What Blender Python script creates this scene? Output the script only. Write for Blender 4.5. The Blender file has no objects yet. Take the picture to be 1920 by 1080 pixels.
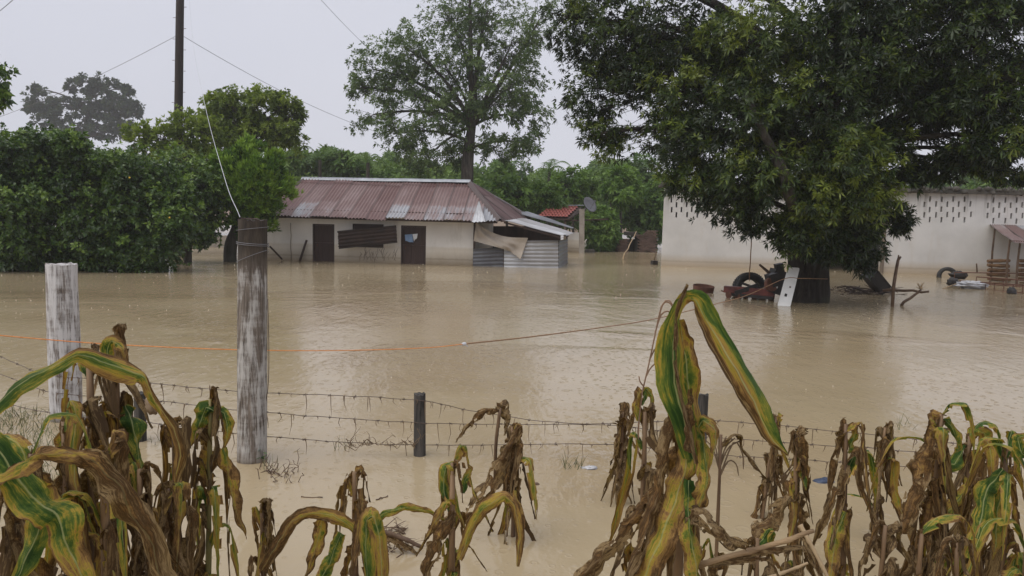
import bpy, math, random
import numpy as np
from mathutils import Vector, Matrix, noise as mnoise

rnd = random.Random(7)
nr = np.random.default_rng(11)
S = bpy.context.scene
COL = S.collection

# ------------------------------------------------------------------ camera
FPX, CH = 1400.0, 1.85
PITCH = math.atan(138 / FPX); ROLL = math.radians(1.4)
X0 = Vector((1, 0, 0)); F0 = Vector((0, math.cos(PITCH), -math.sin(PITCH))); U0 = Vector((0, math.sin(PITCH), math.cos(PITCH)))
CR = X0 * math.cos(ROLL) + U0 * math.sin(ROLL)
CU = U0 * math.cos(ROLL) - X0 * math.sin(ROLL)
CAMP = Vector((0, 0, CH))
cd = bpy.data.cameras.new('camera'); cam = bpy.data.objects.new('camera', cd); COL.objects.link(cam)
cd.sensor_width = 36; cd.lens = 36 * FPX / 1920; cd.clip_start = 0.05; cd.clip_end = 3000
cam.matrix_world = Matrix(((CR.x, CU.x, -F0.x, CAMP.x), (CR.y, CU.y, -F0.y, CAMP.y), (CR.z, CU.z, -F0.z, CAMP.z), (0, 0, 0, 1)))
S.camera = cam

# ------------------------------------------------------------------ world, sun, exposure
SUN_EL, SUN_AZ = math.radians(58), math.radians(238)
wd = bpy.data.worlds.new('World'); S.world = wd; wd.use_nodes = True
wt = wd.node_tree; wt.nodes.clear()
sky = wt.nodes.new('ShaderNodeTexSky'); sky.sky_type = 'NISHITA'; sky.sun_disc = False
sky.sun_elevation = SUN_EL; sky.sun_rotation = SUN_AZ
tcw = wt.nodes.new('ShaderNodeTexCoord')
cn = wt.nodes.new('ShaderNodeTexNoise'); cn.inputs['Scale'].default_value = 1.7; cn.inputs['Detail'].default_value = 4
wt.links.new(tcw.outputs['Generated'], cn.inputs['Vector'])
cr_ = wt.nodes.new('ShaderNodeValToRGB')
cr_.color_ramp.elements[0].position = .3; cr_.color_ramp.elements[0].color = (.765, .785, .895, 1)
cr_.color_ramp.elements[1].position = .7; cr_.color_ramp.elements[1].color = (.90, .905, .99, 1)
wt.links.new(cn.outputs['Fac'], cr_.inputs['Fac'])
sc_ = wt.nodes.new('ShaderNodeVectorMath'); sc_.operation = 'SCALE'; sc_.inputs['Scale'].default_value = 7.0
wt.links.new(cr_.outputs['Color'], sc_.inputs[0])
mxw = wt.nodes.new('ShaderNodeMix'); mxw.data_type = 'RGBA'; mxw.inputs[0].default_value = .94
wt.links.new(sky.outputs['Color'], mxw.inputs[6]); wt.links.new(sc_.outputs['Vector'], mxw.inputs[7])
bg = wt.nodes.new('ShaderNodeBackground'); bg.inputs['Strength'].default_value = .1
wo = wt.nodes.new('ShaderNodeOutputWorld')
wt.links.new(mxw.outputs[2], bg.inputs['Color']); wt.links.new(bg.outputs['Background'], wo.inputs['Surface'])
sl = bpy.data.lights.new('sun', 'SUN'); sl.energy = 1.9; sl.angle = math.radians(70); sl.color = (1, .95, .88)
sun = bpy.data.objects.new('sun', sl); COL.objects.link(sun)
sd = Vector((math.sin(SUN_AZ) * math.cos(SUN_EL), math.cos(SUN_AZ) * math.cos(SUN_EL), math.sin(SUN_EL)))
sun.rotation_euler = sd.to_track_quat('Z', 'Y').to_euler(); sun.location = (0, -5, 30)
S.view_settings.view_transform = 'Standard'; S.view_settings.look = 'None'
S.view_settings.exposure = 0.25; S.view_settings.gamma = 1.0
S.render.engine = 'CYCLES'
S.cycles.max_bounces = 6; S.cycles.diffuse_bounces = 3; S.cycles.glossy_bounces = 3
S.cycles.transmission_bounces = 3; S.cycles.volume_bounces = 1; S.cycles.transparent_max_bounces = 4

# ------------------------------------------------------------------ pixel -> place
def ray(px, py):
    return CR * ((px - 960) / FPX) + CU * ((540 - py) / FPX) + F0
def W(px, py, Y):
    r = ray(px, py); return CAMP + r * (Y / r.y)
def G(px, py, z=0.0):
    r = ray(px, py); return CAMP + r * ((z - CH) / r.z)
def mpp(Y): return Y / FPX

# ------------------------------------------------------------------ mesh helpers
class MB:
    def __init__(s): s.v = []; s.f = []; s.uv = []
    def add(s, vs, fs, uvs=None):
        o = len(s.v); s.v += [tuple(p) for p in vs]; s.f += [tuple(i + o for i in f) for f in fs]
        s.uv += list(uvs) if uvs else [(0.0, 0.0)] * len(vs)
        return s
    def box(s, c, size, rot=None):
        hx, hy, hz = size[0] / 2, size[1] / 2, size[2] / 2
        vs = [Vector((x, y, z)) for x in (-hx, hx) for y in (-hy, hy) for z in (-hz, hz)]
        if rot is not None: vs = [rot @ p for p in vs]
        c = Vector(c)
        return s.add([p + c for p in vs], [(0, 1, 3, 2), (4, 6, 7, 5), (0, 4, 5, 1), (2, 3, 7, 6), (0, 2, 6, 4), (1, 5, 7, 3)])
    def bar(s, a, b, w, h=None, up=Vector((0, 0, 1))):
        a, b = Vector(a), Vector(b); h = h or w
        t = (b - a).normalized()
        x = t.cross(up)
        if x.length < 1e-3: x = t.cross(Vector((0, 1, 0)))
        x.normalize(); y = x.cross(t)
        vs = [p + x * (i * w / 2) + y * (j * h / 2) for p in (a, b) for i, j in ((-1, -1), (1, -1), (1, 1), (-1, 1))]
        return s.add(vs, [(0, 1, 2, 3), (7, 6, 5, 4), (0, 4, 5, 1), (1, 5, 6, 2), (2, 6, 7, 3), (3, 7, 4, 0)])
    def tube(s, pts, rad, n=6, cap=True, wob=0, seed=0):
        pts = [Vector(p) for p in pts]
        if not hasattr(rad, '__len__'): rad = [rad] * len(pts)
        vs, uvs = [], []
        ref = None
        for i, p in enumerate(pts):
            t = (pts[min(i + 1, len(pts) - 1)] - pts[max(i - 1, 0)])
            if t.length < 1e-7: t = Vector((0, 0, 1))
            t.normalize()
            if ref is None:
                ref = t.orthogonal().normalized()
            ref = (ref - t * ref.dot(t))
            if ref.length < 1e-5: ref = t.orthogonal()
            ref.normalize(); b = t.cross(ref)
            for k in range(n):
                a = 2 * math.pi * k / n
                r = rad[i]
                if wob: r *= 1 + wob * mnoise.noise(Vector((math.cos(a) * 2 + seed, math.sin(a) * 2, i * .35)))
                vs.append(p + (ref * math.cos(a) + b * math.sin(a)) * r); uvs.append((k / n, i / max(1, len(pts) - 1)))
        fs = [(i * n + k, i * n + (k + 1) % n, (i + 1) * n + (k + 1) % n, (i + 1) * n + k) for i in range(len(pts) - 1) for k in range(n)]
        if cap:
            fs.append(tuple(range(n - 1, -1, -1))); fs.append(tuple((len(pts) - 1) * n + k for k in range(n)))
        return s.add(vs, fs, uvs)
    def lathe(s, prof, c, axis=Vector((0, 0, 1)), n=24):
        q = axis.normalized().to_track_quat('Z', 'Y').to_matrix(); c = Vector(c)
        vs = []
        for r, h in prof:
            for k in range(n):
                a = 2 * math.pi * k / n
                vs.append(c + q @ Vector((r * math.cos(a), r * math.sin(a), h)))
        m = len(prof)
        fs = [(i * n + k, i * n + (k + 1) % n, (i + 1) * n + (k + 1) % n, (i + 1) * n + k) for i in range(m - 1) for k in range(n)]
        return s.add(vs, fs)

def mesh_from(mb, name, smooth=False):
    me = bpy.data.meshes.new(name); me.from_pydata(mb.v, [], mb.f)
    uvl = me.uv_layers.new(name='uv')
    li = np.empty(len(me.loops), np.int32); me.loops.foreach_get('vertex_index', li)
    uvl.data.foreach_set('uv', np.array(mb.uv, np.float32)[li].ravel())
    if smooth: me.polygons.foreach_set('use_smooth', [True] * len(me.polygons))
    me.update(); return me
def link(name, me, mat, parent=None):
    o = bpy.data.objects.new(name, me); COL.objects.link(o)
    if mat and not me.materials: me.materials.append(mat)
    if parent is not None:
        o.parent = parent
        p = parent; off = Vector((0, 0, 0))
        while p: off += p.location; p = p.parent
        o.location = -off
    return o
def obj(name, mb, mat, parent=None, smooth=False):
    return link(name, mesh_from(mb, name, smooth), mat, parent)
def tag(o, label, cat, group=None, kind=None):
    if label: o['label'] = label
    if cat: o['category'] = cat
    if group: o['group'] = group
    if kind: o['kind'] = kind
    return o
def thing(name, label, cat, loc, group=None):
    o = bpy.data.objects.new(name, None); COL.objects.link(o); o.location = loc; o.empty_display_size = .2
    return tag(o, label, cat, group)
def part_local(name, me, mat, parent, loc, rot=None, scale=None):
    """a part sharing mesh data, placed at a world point (parents carry no rotation)"""
    o = bpy.data.objects.new(name, me); COL.objects.link(o)
    if mat and not me.materials: me.materials.append(mat)
    o.parent = parent; p = parent; off = Vector((0, 0, 0))
    while p: off += p.location; p = p.parent
    o.location = Vector(loc) - off
    if rot is not None: o.rotation_euler = rot
    if scale is not None: o.scale = scale
    return o
def np_mesh(name, V, T, tint=None):
    me = bpy.data.meshes.new(name)
    me.vertices.add(len(V)); me.vertices.foreach_set('co', V.astype(np.float32).ravel())
    me.loops.add(T.size); me.loops.foreach_set('vertex_index', T.astype(np.int32).ravel())
    k = T.shape[1]
    me.polygons.add(len(T)); me.polygons.foreach_set('loop_start', np.arange(0, T.size, k, dtype=np.int32))
    me.update(calc_edges=True)
    if tint is not None:
        a = me.attributes.new('tint', 'FLOAT', 'POINT'); a.data.foreach_set('value', tint.astype(np.float32))
    return me
def catmull(pts, n):
    pts = [Vector(p) for p in pts]
    P = [pts[0] * 2 - pts[1]] + pts + [pts[-1] * 2 - pts[-2]]
    m = len(pts) - 1; out = []
    for i in range(n):
        u = i / (n - 1) * m; k = min(int(u), m - 1); t = u - k
        a, b, c, d = P[k], P[k + 1], P[k + 2], P[k + 3]
        out.append(.5 * ((2 * b) + (c - a) * t + (2 * a - 5 * b + 4 * c - d) * t * t + (3 * b - a - 3 * c + d) * t ** 3))
    return out

# ------------------------------------------------------------------ material helpers
class M:
    def __init__(s, name, rough=.6, spec=.4):
        s.m = bpy.data.materials.new(name); s.m.use_nodes = True; s.t = s.m.node_tree
        s.b = s.t.nodes['Principled BSDF']; s.b.inputs['Roughness'].default_value = rough
        s.b.inputs['Specular IOR Level'].default_value = spec
        s.o = s.t.nodes['Material Output']
    def n(s, ty, **kw):
        x = s.t.nodes.new(ty)
        for k, v in kw.items(): setattr(x, k, v)
        return x
    def l(s, a, b): s.t.links.new(a, b)
    def put(s, sock, v):
        if hasattr(v, 'is_output'): s.l(v, sock)
        elif isinstance(v, (tuple, list)) and len(v) == 3 and sock.type == 'RGBA': sock.default_value = (*v, 1)
        else: sock.default_value = v
    def coord(s, out='Object', scale=None, rot=None):
        c = s.n('ShaderNodeTexCoord').outputs[out]
        if scale:
            mp = s.n('ShaderNodeMapping'); s.l(c, mp.inputs['Vector']); mp.inputs['Scale'].default_value = scale
            if rot: mp.inputs['Rotation'].default_value = rot
            return mp.outputs['Vector']
        return c
    def noise(s, vec, scale=5, detail=4, rough=.55, dist=0, w=None):
        x = s.n('ShaderNodeTexNoise')
        if w is not None: x.noise_dimensions = '4D'; s.put(x.inputs['W'], w)
        s.l(vec, x.inputs['Vector']); x.inputs['Scale'].default_value = scale; x.inputs['Detail'].default_value = detail
        x.inputs['Roughness'].default_value = rough; x.inputs['Distortion'].default_value = dist
        return x.outputs['Fac']
    def ramp(s, fac, stops, interp='LINEAR'):
        x = s.n('ShaderNodeValToRGB'); s.l(fac, x.inputs['Fac']); r = x.color_ramp; r.interpolation = interp
        while len(r.elements) > 1: r.elements.remove(r.elements[-1])
        for i, (p, c) in enumerate(stops):
            e = r.elements[0] if i == 0 else r.elements.new(p)
            e.position = p; e.color = (*c, 1) if isinstance(c, (tuple, list)) else (c, c, c, 1)
        return x.outputs['Color']
    def mix(s, fac, a, b, blend='MIX'):
        x = s.n('ShaderNodeMix', data_type='RGBA', blend_type=blend)
        s.put(x.inputs[0], fac); s.put(x.inputs[6], a); s.put(x.inputs[7], b); return x.outputs[2]
    def math(s, op, a, b=None, c=None, clamp=False):
        x = s.n('ShaderNodeMath', operation=op, use_clamp=clamp); s.put(x.inputs[0], a)
        if b is not None: s.put(x.inputs[1], b)
        if c is not None: s.put(x.inputs[2], c)
        return x.outputs[0]
    def sep(s, vec):
        x = s.n('ShaderNodeSeparateXYZ'); s.l(vec, x.inputs[0]); return x.outputs
    def bump(s, h, strength=.3, dist=.02, normal=None):
        x = s.n('ShaderNodeBump'); s.l(h, x.inputs['Height']); x.inputs['Strength'].default_value = strength; x.inputs['Distance'].default_value = dist
        if normal: s.l(normal, x.inputs['Normal'])
        s.l(x.outputs['Normal'], s.b.inputs['Normal']); return x.outputs['Normal']
    def col(s, c): s.put(s.b.inputs['Base Color'], c); return s
    def rough(s, c): s.put(s.b.inputs['Roughness'], c); return s

def simple(name, c1, c2, scale=6, rough=.7, bump=.25, stretch=None, metal=0, bd=.01, spec=.4):
    m = M(name, rough, spec); v = m.coord('Object', stretch or (1, 1, 1))
    f = m.noise(v, scale, 5, .6); m.col(m.ramp(f, [(.3, c1), (.7, c2)]))
    f2 = m.noise(v, scale * 4, 3); m.bump(f2, bump, bd); m.b.inputs['Metallic'].default_value = metal
    return m.m
def leafmat(name, stops, transl=.22, rough=.42, spec=.35):
    m = M(name, rough, spec)
    a = m.n('ShaderNodeAttribute', attribute_name='tint').outputs['Fac']
    c = m.ramp(a, stops); m.col(c)
    tr = m.n('ShaderNodeBsdfTranslucent'); c2 = m.mix(1, c, (1.25, 1.35, .55), 'MULTIPLY'); m.l(c2, tr.inputs['Color'])
    ms = m.n('ShaderNodeMixShader'); ms.inputs[0].default_value = transl
    m.l(m.b.outputs[0], ms.inputs[1]); m.l(tr.outputs[0], ms.inputs[2]); m.l(ms.outputs[0], m.o.inputs['Surface'])
    return m.m

# ------------------------------------------------------------------ materials
MAT = {}
def water_material():
    m = M('muddy_water', .12, .5); m.b.inputs['IOR'].default_value = 1.33
    v = m.coord('Object')
    big = m.noise(m.coord('Object', (.10, .30, 1)), 1.0, 4, .55, .6)
    med = m.noise(m.coord('Object', (.45, .30, 1)), 1.6, 3, .5, .6)
    pat = m.noise(m.coord('Object', (.16, .22, 1), (0, 0, .12)), 1.0, 3, .5, .8)
    patch = m.ramp(pat, [(.50, 0.), (.60, 1.)])
    c = m.ramp(big, [(.3, (.315, .250, .153)), (.5, (.360, .290, .183)), (.7, (.392, .322, .212))])
    c = m.mix(m.ramp(med, [(.35, .0), (.75, .30)]), c, (.33, .235, .13))
    c = m.mix(m.math('MULTIPLY', patch, .34), c, (.25, .18, .105)); m.col(c)  # darker reflection of the ripple patches is painted into the base colour
    m.rough(m.ramp(big, [(.3, .05), (.65, .12)]))
    def rings(scale, seed):
        mp = m.n('ShaderNodeMapping'); m.l(v, mp.inputs['Vector']); mp.inputs['Location'].default_value = (seed, seed * 1.7, 0)
        vo = m.n('ShaderNodeTexVoronoi', voronoi_dimensions='2D'); m.l(mp.outputs[0], vo.inputs['Vector']); vo.inputs['Scale'].default_value = scale
        r = m.sep(vo.outputs['Color'])
        vo.inputs['Randomness'].default_value = .7
        d = m.math('SUBTRACT', vo.outputs['Distance'], m.math('MULTIPLY', r[0], .24))
        k = m.math('DIVIDE', d, .05)
        e = m.math('EXPONENT', m.math('MULTIPLY', m.math('MULTIPLY', k, k), -1))
        return m.math('MULTIPLY', e, m.math('LESS_THAN', r[1], .55))
    h = m.math('ADD', m.math('MULTIPLY', rings(5.0, 3.1), .35), m.math('MULTIPLY', rings(10.0, 8.3), .3))
    ch = m.noise(m.coord('Object', (1.0, .45, 1)), 12, 2, .5)
    ch2 = m.noise(m.coord('Object', (1.0, .45, 1)), 3.2, 3, .6)
    rip = m.noise(m.coord('Object', (1.0, .40, 1)), 7.0, 3, .6)
    fine = m.noise(v, 38, 2, .5)
    h = m.math('ADD', h, m.math('MULTIPLY', ch, .7)); h = m.math('ADD', h, m.math('MULTIPLY', ch2, 1.8))
    h = m.math('ADD', h, m.math('MULTIPLY', fine, .28))
    h = m.math('ADD', h, m.math('MULTIPLY', m.math('MULTIPLY', rip, patch), 4.2))
    m.bump(h, .34, .014)
    return m.m
MAT['water'] = water_material()
MAT['mud'] = simple('mud', (.16, .11, .07), (.24, .17, .11), 1.5, .8)

def plaster(name, top, low, zsplit, stain=(.23, .17, .10), soft=.06):
    m = M(name, .85, .2); v = m.coord('Object'); z = m.sep(v)[2]
    n1 = m.noise(v, 1.3, 5, .6); n2 = m.noise(v, 7, 5, .65); n3 = m.noise(m.coord('Object', (1.1, 1.1, .22)), 1.7, 6, .7, .5)
    zz = m.math('ADD', z, m.math('MULTIPLY', m.math('SUBTRACT', n2, .5), .10))
    f = m.n('ShaderNodeMapRange', interpolation_type='SMOOTHSTEP'); m.l(zz, f.inputs[0]); f.inputs[1].default_value = zsplit - soft; f.inputs[2].default_value = zsplit + soft
    c = m.mix(f.outputs[0], low, top)
    c = m.mix(m.ramp(n1, [(.35, .42), (.65, 0.0)]), c, tuple(x * .72 for x in top))
    c = m.mix(m.ramp(n3, [(.54, 0.0), (.80, .30)]), c, stain)
    w = m.n('ShaderNodeMapRange'); m.l(zz, w.inputs[0]); w.inputs[1].default_value = .02; w.inputs[2].default_value = .48; w.inputs[3].default_value = .8; w.inputs[4].default_value = 0
    c = m.mix(w.outputs[0], c, stain)
    c = m.mix(m.ramp(m.noise(v, 22, 3, .7), [(.66, 0.0), (.78, .35)]), c, (.16, .14, .12))
    tide = m.n('ShaderNodeMapRange'); m.l(m.math('ABSOLUTE', m.math('SUBTRACT', zz, .20)), tide.inputs[0]); tide.inputs[1].default_value = 0; tide.inputs[2].default_value = .05; tide.inputs[3].default_value = .35; tide.inputs[4].default_value = 0
    c = m.mix(tide.outputs[0], c, tuple(x * .6 for x in stain))
    drip = m.noise(m.coord('Object', (2.2, 2.2, .10)), 3.0, 5, .7); dz = m.n('ShaderNodeMapRange'); m.l(z, dz.inputs[0]); dz.inputs[1].default_value = 1.9; dz.inputs[2].default_value = 3.0
    c = m.mix(m.math('MULTIPLY', m.ramp(drip, [(.48, 0.), (.70, .8)]), dz.outputs[0]), c, (.20, .185, .16))
    m.col(c); m.bump(m.noise(v, 30, 4), .25, .01)
    return m.m
MAT['house_plaster'] = plaster('house_plaster', (.84, .81, .76), (.70, .635, .53), .62)
MAT['white_plaster'] = plaster('white_plaster', (.66, .645, .62), (.58, .545, .49), .34, (.46, .36, .24), .25)

def sheet_material(name, rust, pale, metal, bias, dark=(.05, .035, .03), gal_at_eave=.35):
    m = M(name, .42, .5); uv = m.coord('UV'); ri = m.n('ShaderNodeObjectInfo').outputs['Random']
    s = m.sep(uv); w = m.math('MULTIPLY', ri, 37)
    st = m.noise(m.coord('UV', (10, 1.6, 1)), 2.4, 6, .7, .3, w); bl = m.noise(m.coord('UV', (.7, 2.2, 1)), 1.6, 3, .5, .3, w)
    r2 = m.math('FRACT', m.math('MULTIPLY', ri, 7.31))
    f = m.math('ADD', m.math('MULTIPLY', st, .50), m.math('MULTIPLY', bl, .50))
    f = m.math('ADD', f, m.math('MULTIPLY', m.math('SUBTRACT', ri, .5), .30)); f = m.math('ADD', f, bias + .04)
    ev = m.n('ShaderNodeMapRange', interpolation_type='SMOOTHSTEP'); m.l(m.math('ADD', s[1], m.math('MULTIPLY', m.math('SUBTRACT', bl, .5), .5)), ev.inputs[0]); ev.inputs[1].default_value = .42; ev.inputs[2].default_value = .30; ev.inputs[3].default_value = 0; ev.inputs[4].default_value = gal_at_eave
    f = m.math('ADD', f, m.math('MULTIPLY', ev.outputs[0], m.ramp(r2, [(.30, 0.), (.5, 1.)])))
    c = m.ramp(f, [(.30, dark), (.42, rust), (.60, tuple((a * .6 + b * .4) for a, b in zip(rust, pale))), (.74, pale), (.86, metal)])
    edge = m.math('GREATER_THAN', m.math('ABSOLUTE', m.math('SUBTRACT', s[0], .5)), .445)
    c = m.mix(m.math('MULTIPLY', edge, .75), c, dark)
    m.col(c); m.b.inputs['Metallic'].default_value = .15
    m.bump(m.noise(m.coord('UV', (20, 8, 1)), 6, 3), .2, .01)
    return m.m
MAT['rust_roof'] = sheet_material('rusted_roof_sheet', (.138, .070, .063), (.25, .180, .170), (.35, .36, .385), .01, gal_at_eave=.20)
MAT['rust_dark'] = sheet_material('maroon_roof_sheet', (.125, .072, .068), (.20, .145, .14), (.28, .25, .25), -.04, gal_at_eave=0)
MAT['galv'] = sheet_material('galvanised_sheet', (.30, .29, .29), (.50, .51, .53), (.62, .64, .67), .10, (.16, .15, .15), .1)
MAT['galv_dark'] = sheet_material('dull_galvanised_sheet', (.10, .10, .11), (.18, .19, .21), (.26, .27, .30), .0, (.05, .05, .055), .1)
MAT['board_rust'] = sheet_material('dark_rusted_sheet', (.040, .024, .020), (.070, .042, .036), (.12, .085, .075), -.05, (.02, .015, .013), 0)
for k_ in ('board_rust',): MAT[k_].node_tree.nodes['Principled BSDF'].inputs['Roughness'].default_value = .85; MAT[k_].node_tree.nodes['Principled BSDF'].inputs['Metallic'].default_value = 0
MAT['ridge'] = simple('ridge_metal', (.22, .235, .26), (.36, .38, .41), 3, .4, .1, metal=.2)
MAT['dark_wood'] = simple('dark_wood', (.030, .018, .014), (.070, .042, .032), 5, .6, .4, (1, 1, .2))
MAT['pole_wood'] = simple('creosoted_pole', (.014, .010, .009), (.040, .028, .024), 8, .8, .5, (1, 1, .1))
MAT['door_wood'] = simple('brown_door_wood', (.032, .016, .012), (.062, .034, .026), 4, .55, .3, (6, 6, .4))
MAT['grey_wood'] = simple('weathered_wood', (.12, .09, .065), (.26, .21, .16), 6, .8, .4, (4, 4, .4))
MAT['stick'] = simple('wet_stick', (.06, .035, .022), (.16, .10, .06), 9, .6, .4)
MAT['pale_stick'] = simple('peeled_stick', (.25, .17, .09), (.42, .31, .18), 9, .6, .3)
MAT['cracked'] = simple('dry_vine', (.06, .04, .03), (.12, .085, .06), 9, .8, .3)
MAT['concrete'] = simple('concrete', (.24, .21, .18), (.40, .36, .31), 3, .85, .3)
MAT['concrete_dark'] = simple('mossy_concrete', (.035, .033, .028), (.10, .09, .075), 2.5, .9, .4)
MAT['tarp'] = simple('grey_tarp', (.34, .29, .24), (.47, .41, .34), 2.2, .75, .35, bd=.03)
MAT['tile'] = simple('red_tile', (.26, .065, .052), (.44, .135, .11), 4, .55, .2)
MAT['brick'] = simple('old_brick', (.055, .038, .030), (.19, .125, .10), 3, .9, .5)
MAT['dish'] = simple('dish_grey', (.09, .09, .10), (.15, .15, .165), 3, .5, .1)
MAT['black'] = simple('black_metal', (.012, .011, .011), (.035, .03, .028), 5, .5, .3)
MAT['rubber'] = simple('tyre_rubber', (.016, .016, .016), (.045, .043, .04), 9, .6, .3)
MAT['red_paint'] = simple('red_paint_rust', (.060, .016, .012), (.20, .050, .036), 5, .5, .3)
MAT['rust'] = simple('rust', (.07, .028, .018), (.16, .07, .045), 7, .8, .4)
MAT['enamel'] = simple('white_enamel', (.62, .62, .60), (.80, .80, .78), 2.4, .35, .1)
MAT['white_plastic'] = simple('white_plastic', (.30, .30, .31), (.58, .58, .60), 5, .4, .5, bd=.04)
MAT['blue_plastic'] = simple('dark_blue_plastic', (.02, .03, .06), (.06, .08, .13), 5, .4, .5)
MAT['blue_cloth'] = simple('blue_cloth', (.16, .25, .42), (.24, .36, .55), 5, .8, .3)
MAT['white_cloth'] = simple('white_cloth', (.68, .70, .74), (.80, .81, .83), 5, .8, .3)
MAT['wire'] = simple('rusty_wire', (.06, .04, .032), (.13, .095, .075), 20, .6, .2)
MAT['pale_wire'] = simple('pale_wire', (.42, .43, .46), (.55, .56, .6), 8, .5, .1)
MAT['cable'] = simple('grey_cable', (.14, .14, .15), (.2, .2, .22), 8, .6, .1)
MAT['orange_rope'] = simple('orange_rope', (.60, .20, .05), (.78, .33, .12), 30, .8, .4)
MAT['brown_rope'] = simple('brown_rope', (.20, .11, .06), (.34, .20, .11), 30, .8, .4)
MAT['straw'] = simple('dry_straw', (.10, .065, .04), (.24, .17, .10), 12, .8, .2)
MAT['grass'] = simple('flooded_grass', (.075, .09, .035), (.17, .16, .075), 3, .7, .1)
MAT['weed'] = simple('green_weed', (.03, .075, .02), (.07, .14, .04), 6, .5, .1)
MAT['firewood'] = simple('split_firewood', (.07, .038, .02), (.26, .15, .07), 5, .8, .3)
MAT['droplet'] = simple('water_drop', (.40, .33, .23), (.48, .41, .30), 5, .1, .0, spec=.6)
MAT['fruit'] = simple('orange_fruit', (.55, .36, .03), (.70, .50, .06), 5, .45, .1)

def bark(name, c1, c2, c3):
    m = M(name, .85, .25); v = m.coord('Object', (1, 1, .22)); f = m.noise(v, 9, 6, .65, .6); g = m.noise(m.coord('Object'), 1.6, 4)
    c = m.ramp(f, [(.32, c1), (.55, c2), (.75, c3)]); c = m.mix(m.ramp(g, [(.5, 0.), (.75, .4)]), c, (.07, .085, .05)); m.col(c)
    m.bump(f, .9, .05); return m.m
MAT['bark_mango'] = bark('mango_bark', (.010, .008, .007), (.032, .026, .021), (.075, .065, .055))
MAT['bark_limb'] = bark('grey_limb_bark', (.016, .013, .011), (.05, .043, .036), (.105, .095, .085))
MAT['bark'] = bark('tree_bark', (.025, .022, .018), (.07, .06, .05), (.13, .12, .10))
MAT['bark_pale'] = bark('pale_bark', (.09, .085, .08), (.17, .16, .15), (.25, .24, .23))

def post_material(name, wood1, wood2, paint, cover, dark_top):
    m = M(name, .8, .3); v = m.coord('Object'); z = m.sep(v)[2]
    g = m.noise(m.coord('Object', (1, 1, .05)), 70, 6, .72, .3); b = m.noise(m.coord('Object', (1, 1, .16)), 13, 6, .7)
    rings_ = m.noise(m.coord('Object', (.4, .4, 1.8)), 11, 3, .6)
    wood = m.ramp(g, [(.3, wood1), (.52, wood2), (.72, tuple(min(1, x * 1.7) for x in wood2))])
    f = m.math('ADD', m.math('MULTIPLY', b, .62), m.math('MULTIPLY', g, .30)); f = m.math('ADD', f, m.math('MULTIPLY', rings_, .16))
    dt = m.n('ShaderNodeMapRange', interpolation_type='SMOOTHSTEP'); m.l(z, dt.inputs[0]); dt.inputs[1].default_value = dark_top[0]; dt.inputs[2].default_value = dark_top[1]
    f = m.math('SUBTRACT', f, m.math('MULTIPLY', dt.outputs[0], .16))
    k = m.ramp(f, [(cover - .05, 0.), (cover + .05, 1.)])
    wood = m.mix(m.math('MULTIPLY', dt.outputs[0], .92), wood, m.mix(m.ramp(b, [(.35, 0.), (.65, 1.)]), (.010, .008, .007), (.075, .058, .042)))
    c = m.mix(m.math('MULTIPLY', k, .88), wood, m.mix(g, tuple(x * .75 for x in paint), paint))
    low = m.n('ShaderNodeMapRange'); m.l(z, low.inputs[0]); low.inputs[1].default_value = 0; low.inputs[2].default_value = .10; low.inputs[3].default_value = .75; low.inputs[4].default_value = 0
    c = m.mix(low.outputs[0], c, (.13, .095, .06)); m.col(c)
    h = m.math('ADD', g, m.math('MULTIPLY', k, .25)); m.bump(h, .8, .012); return m.m
MAT['post_tall'] = post_material('weathered_post', (.040, .032, .025), (.17, .14, .115), (.56, .54, .51), .536, (1.28, 1.6))
MAT['post_white'] = post_material('white_painted_post', (.05, .04, .034), (.20, .165, .14), (.72, .71, .71), .505, (1.3, 2.6))
MAT['post_black'] = simple('charred_post', (.010, .010, .009), (.10, .09, .08), 34, .8, .9, (1, 1, .08))

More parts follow.
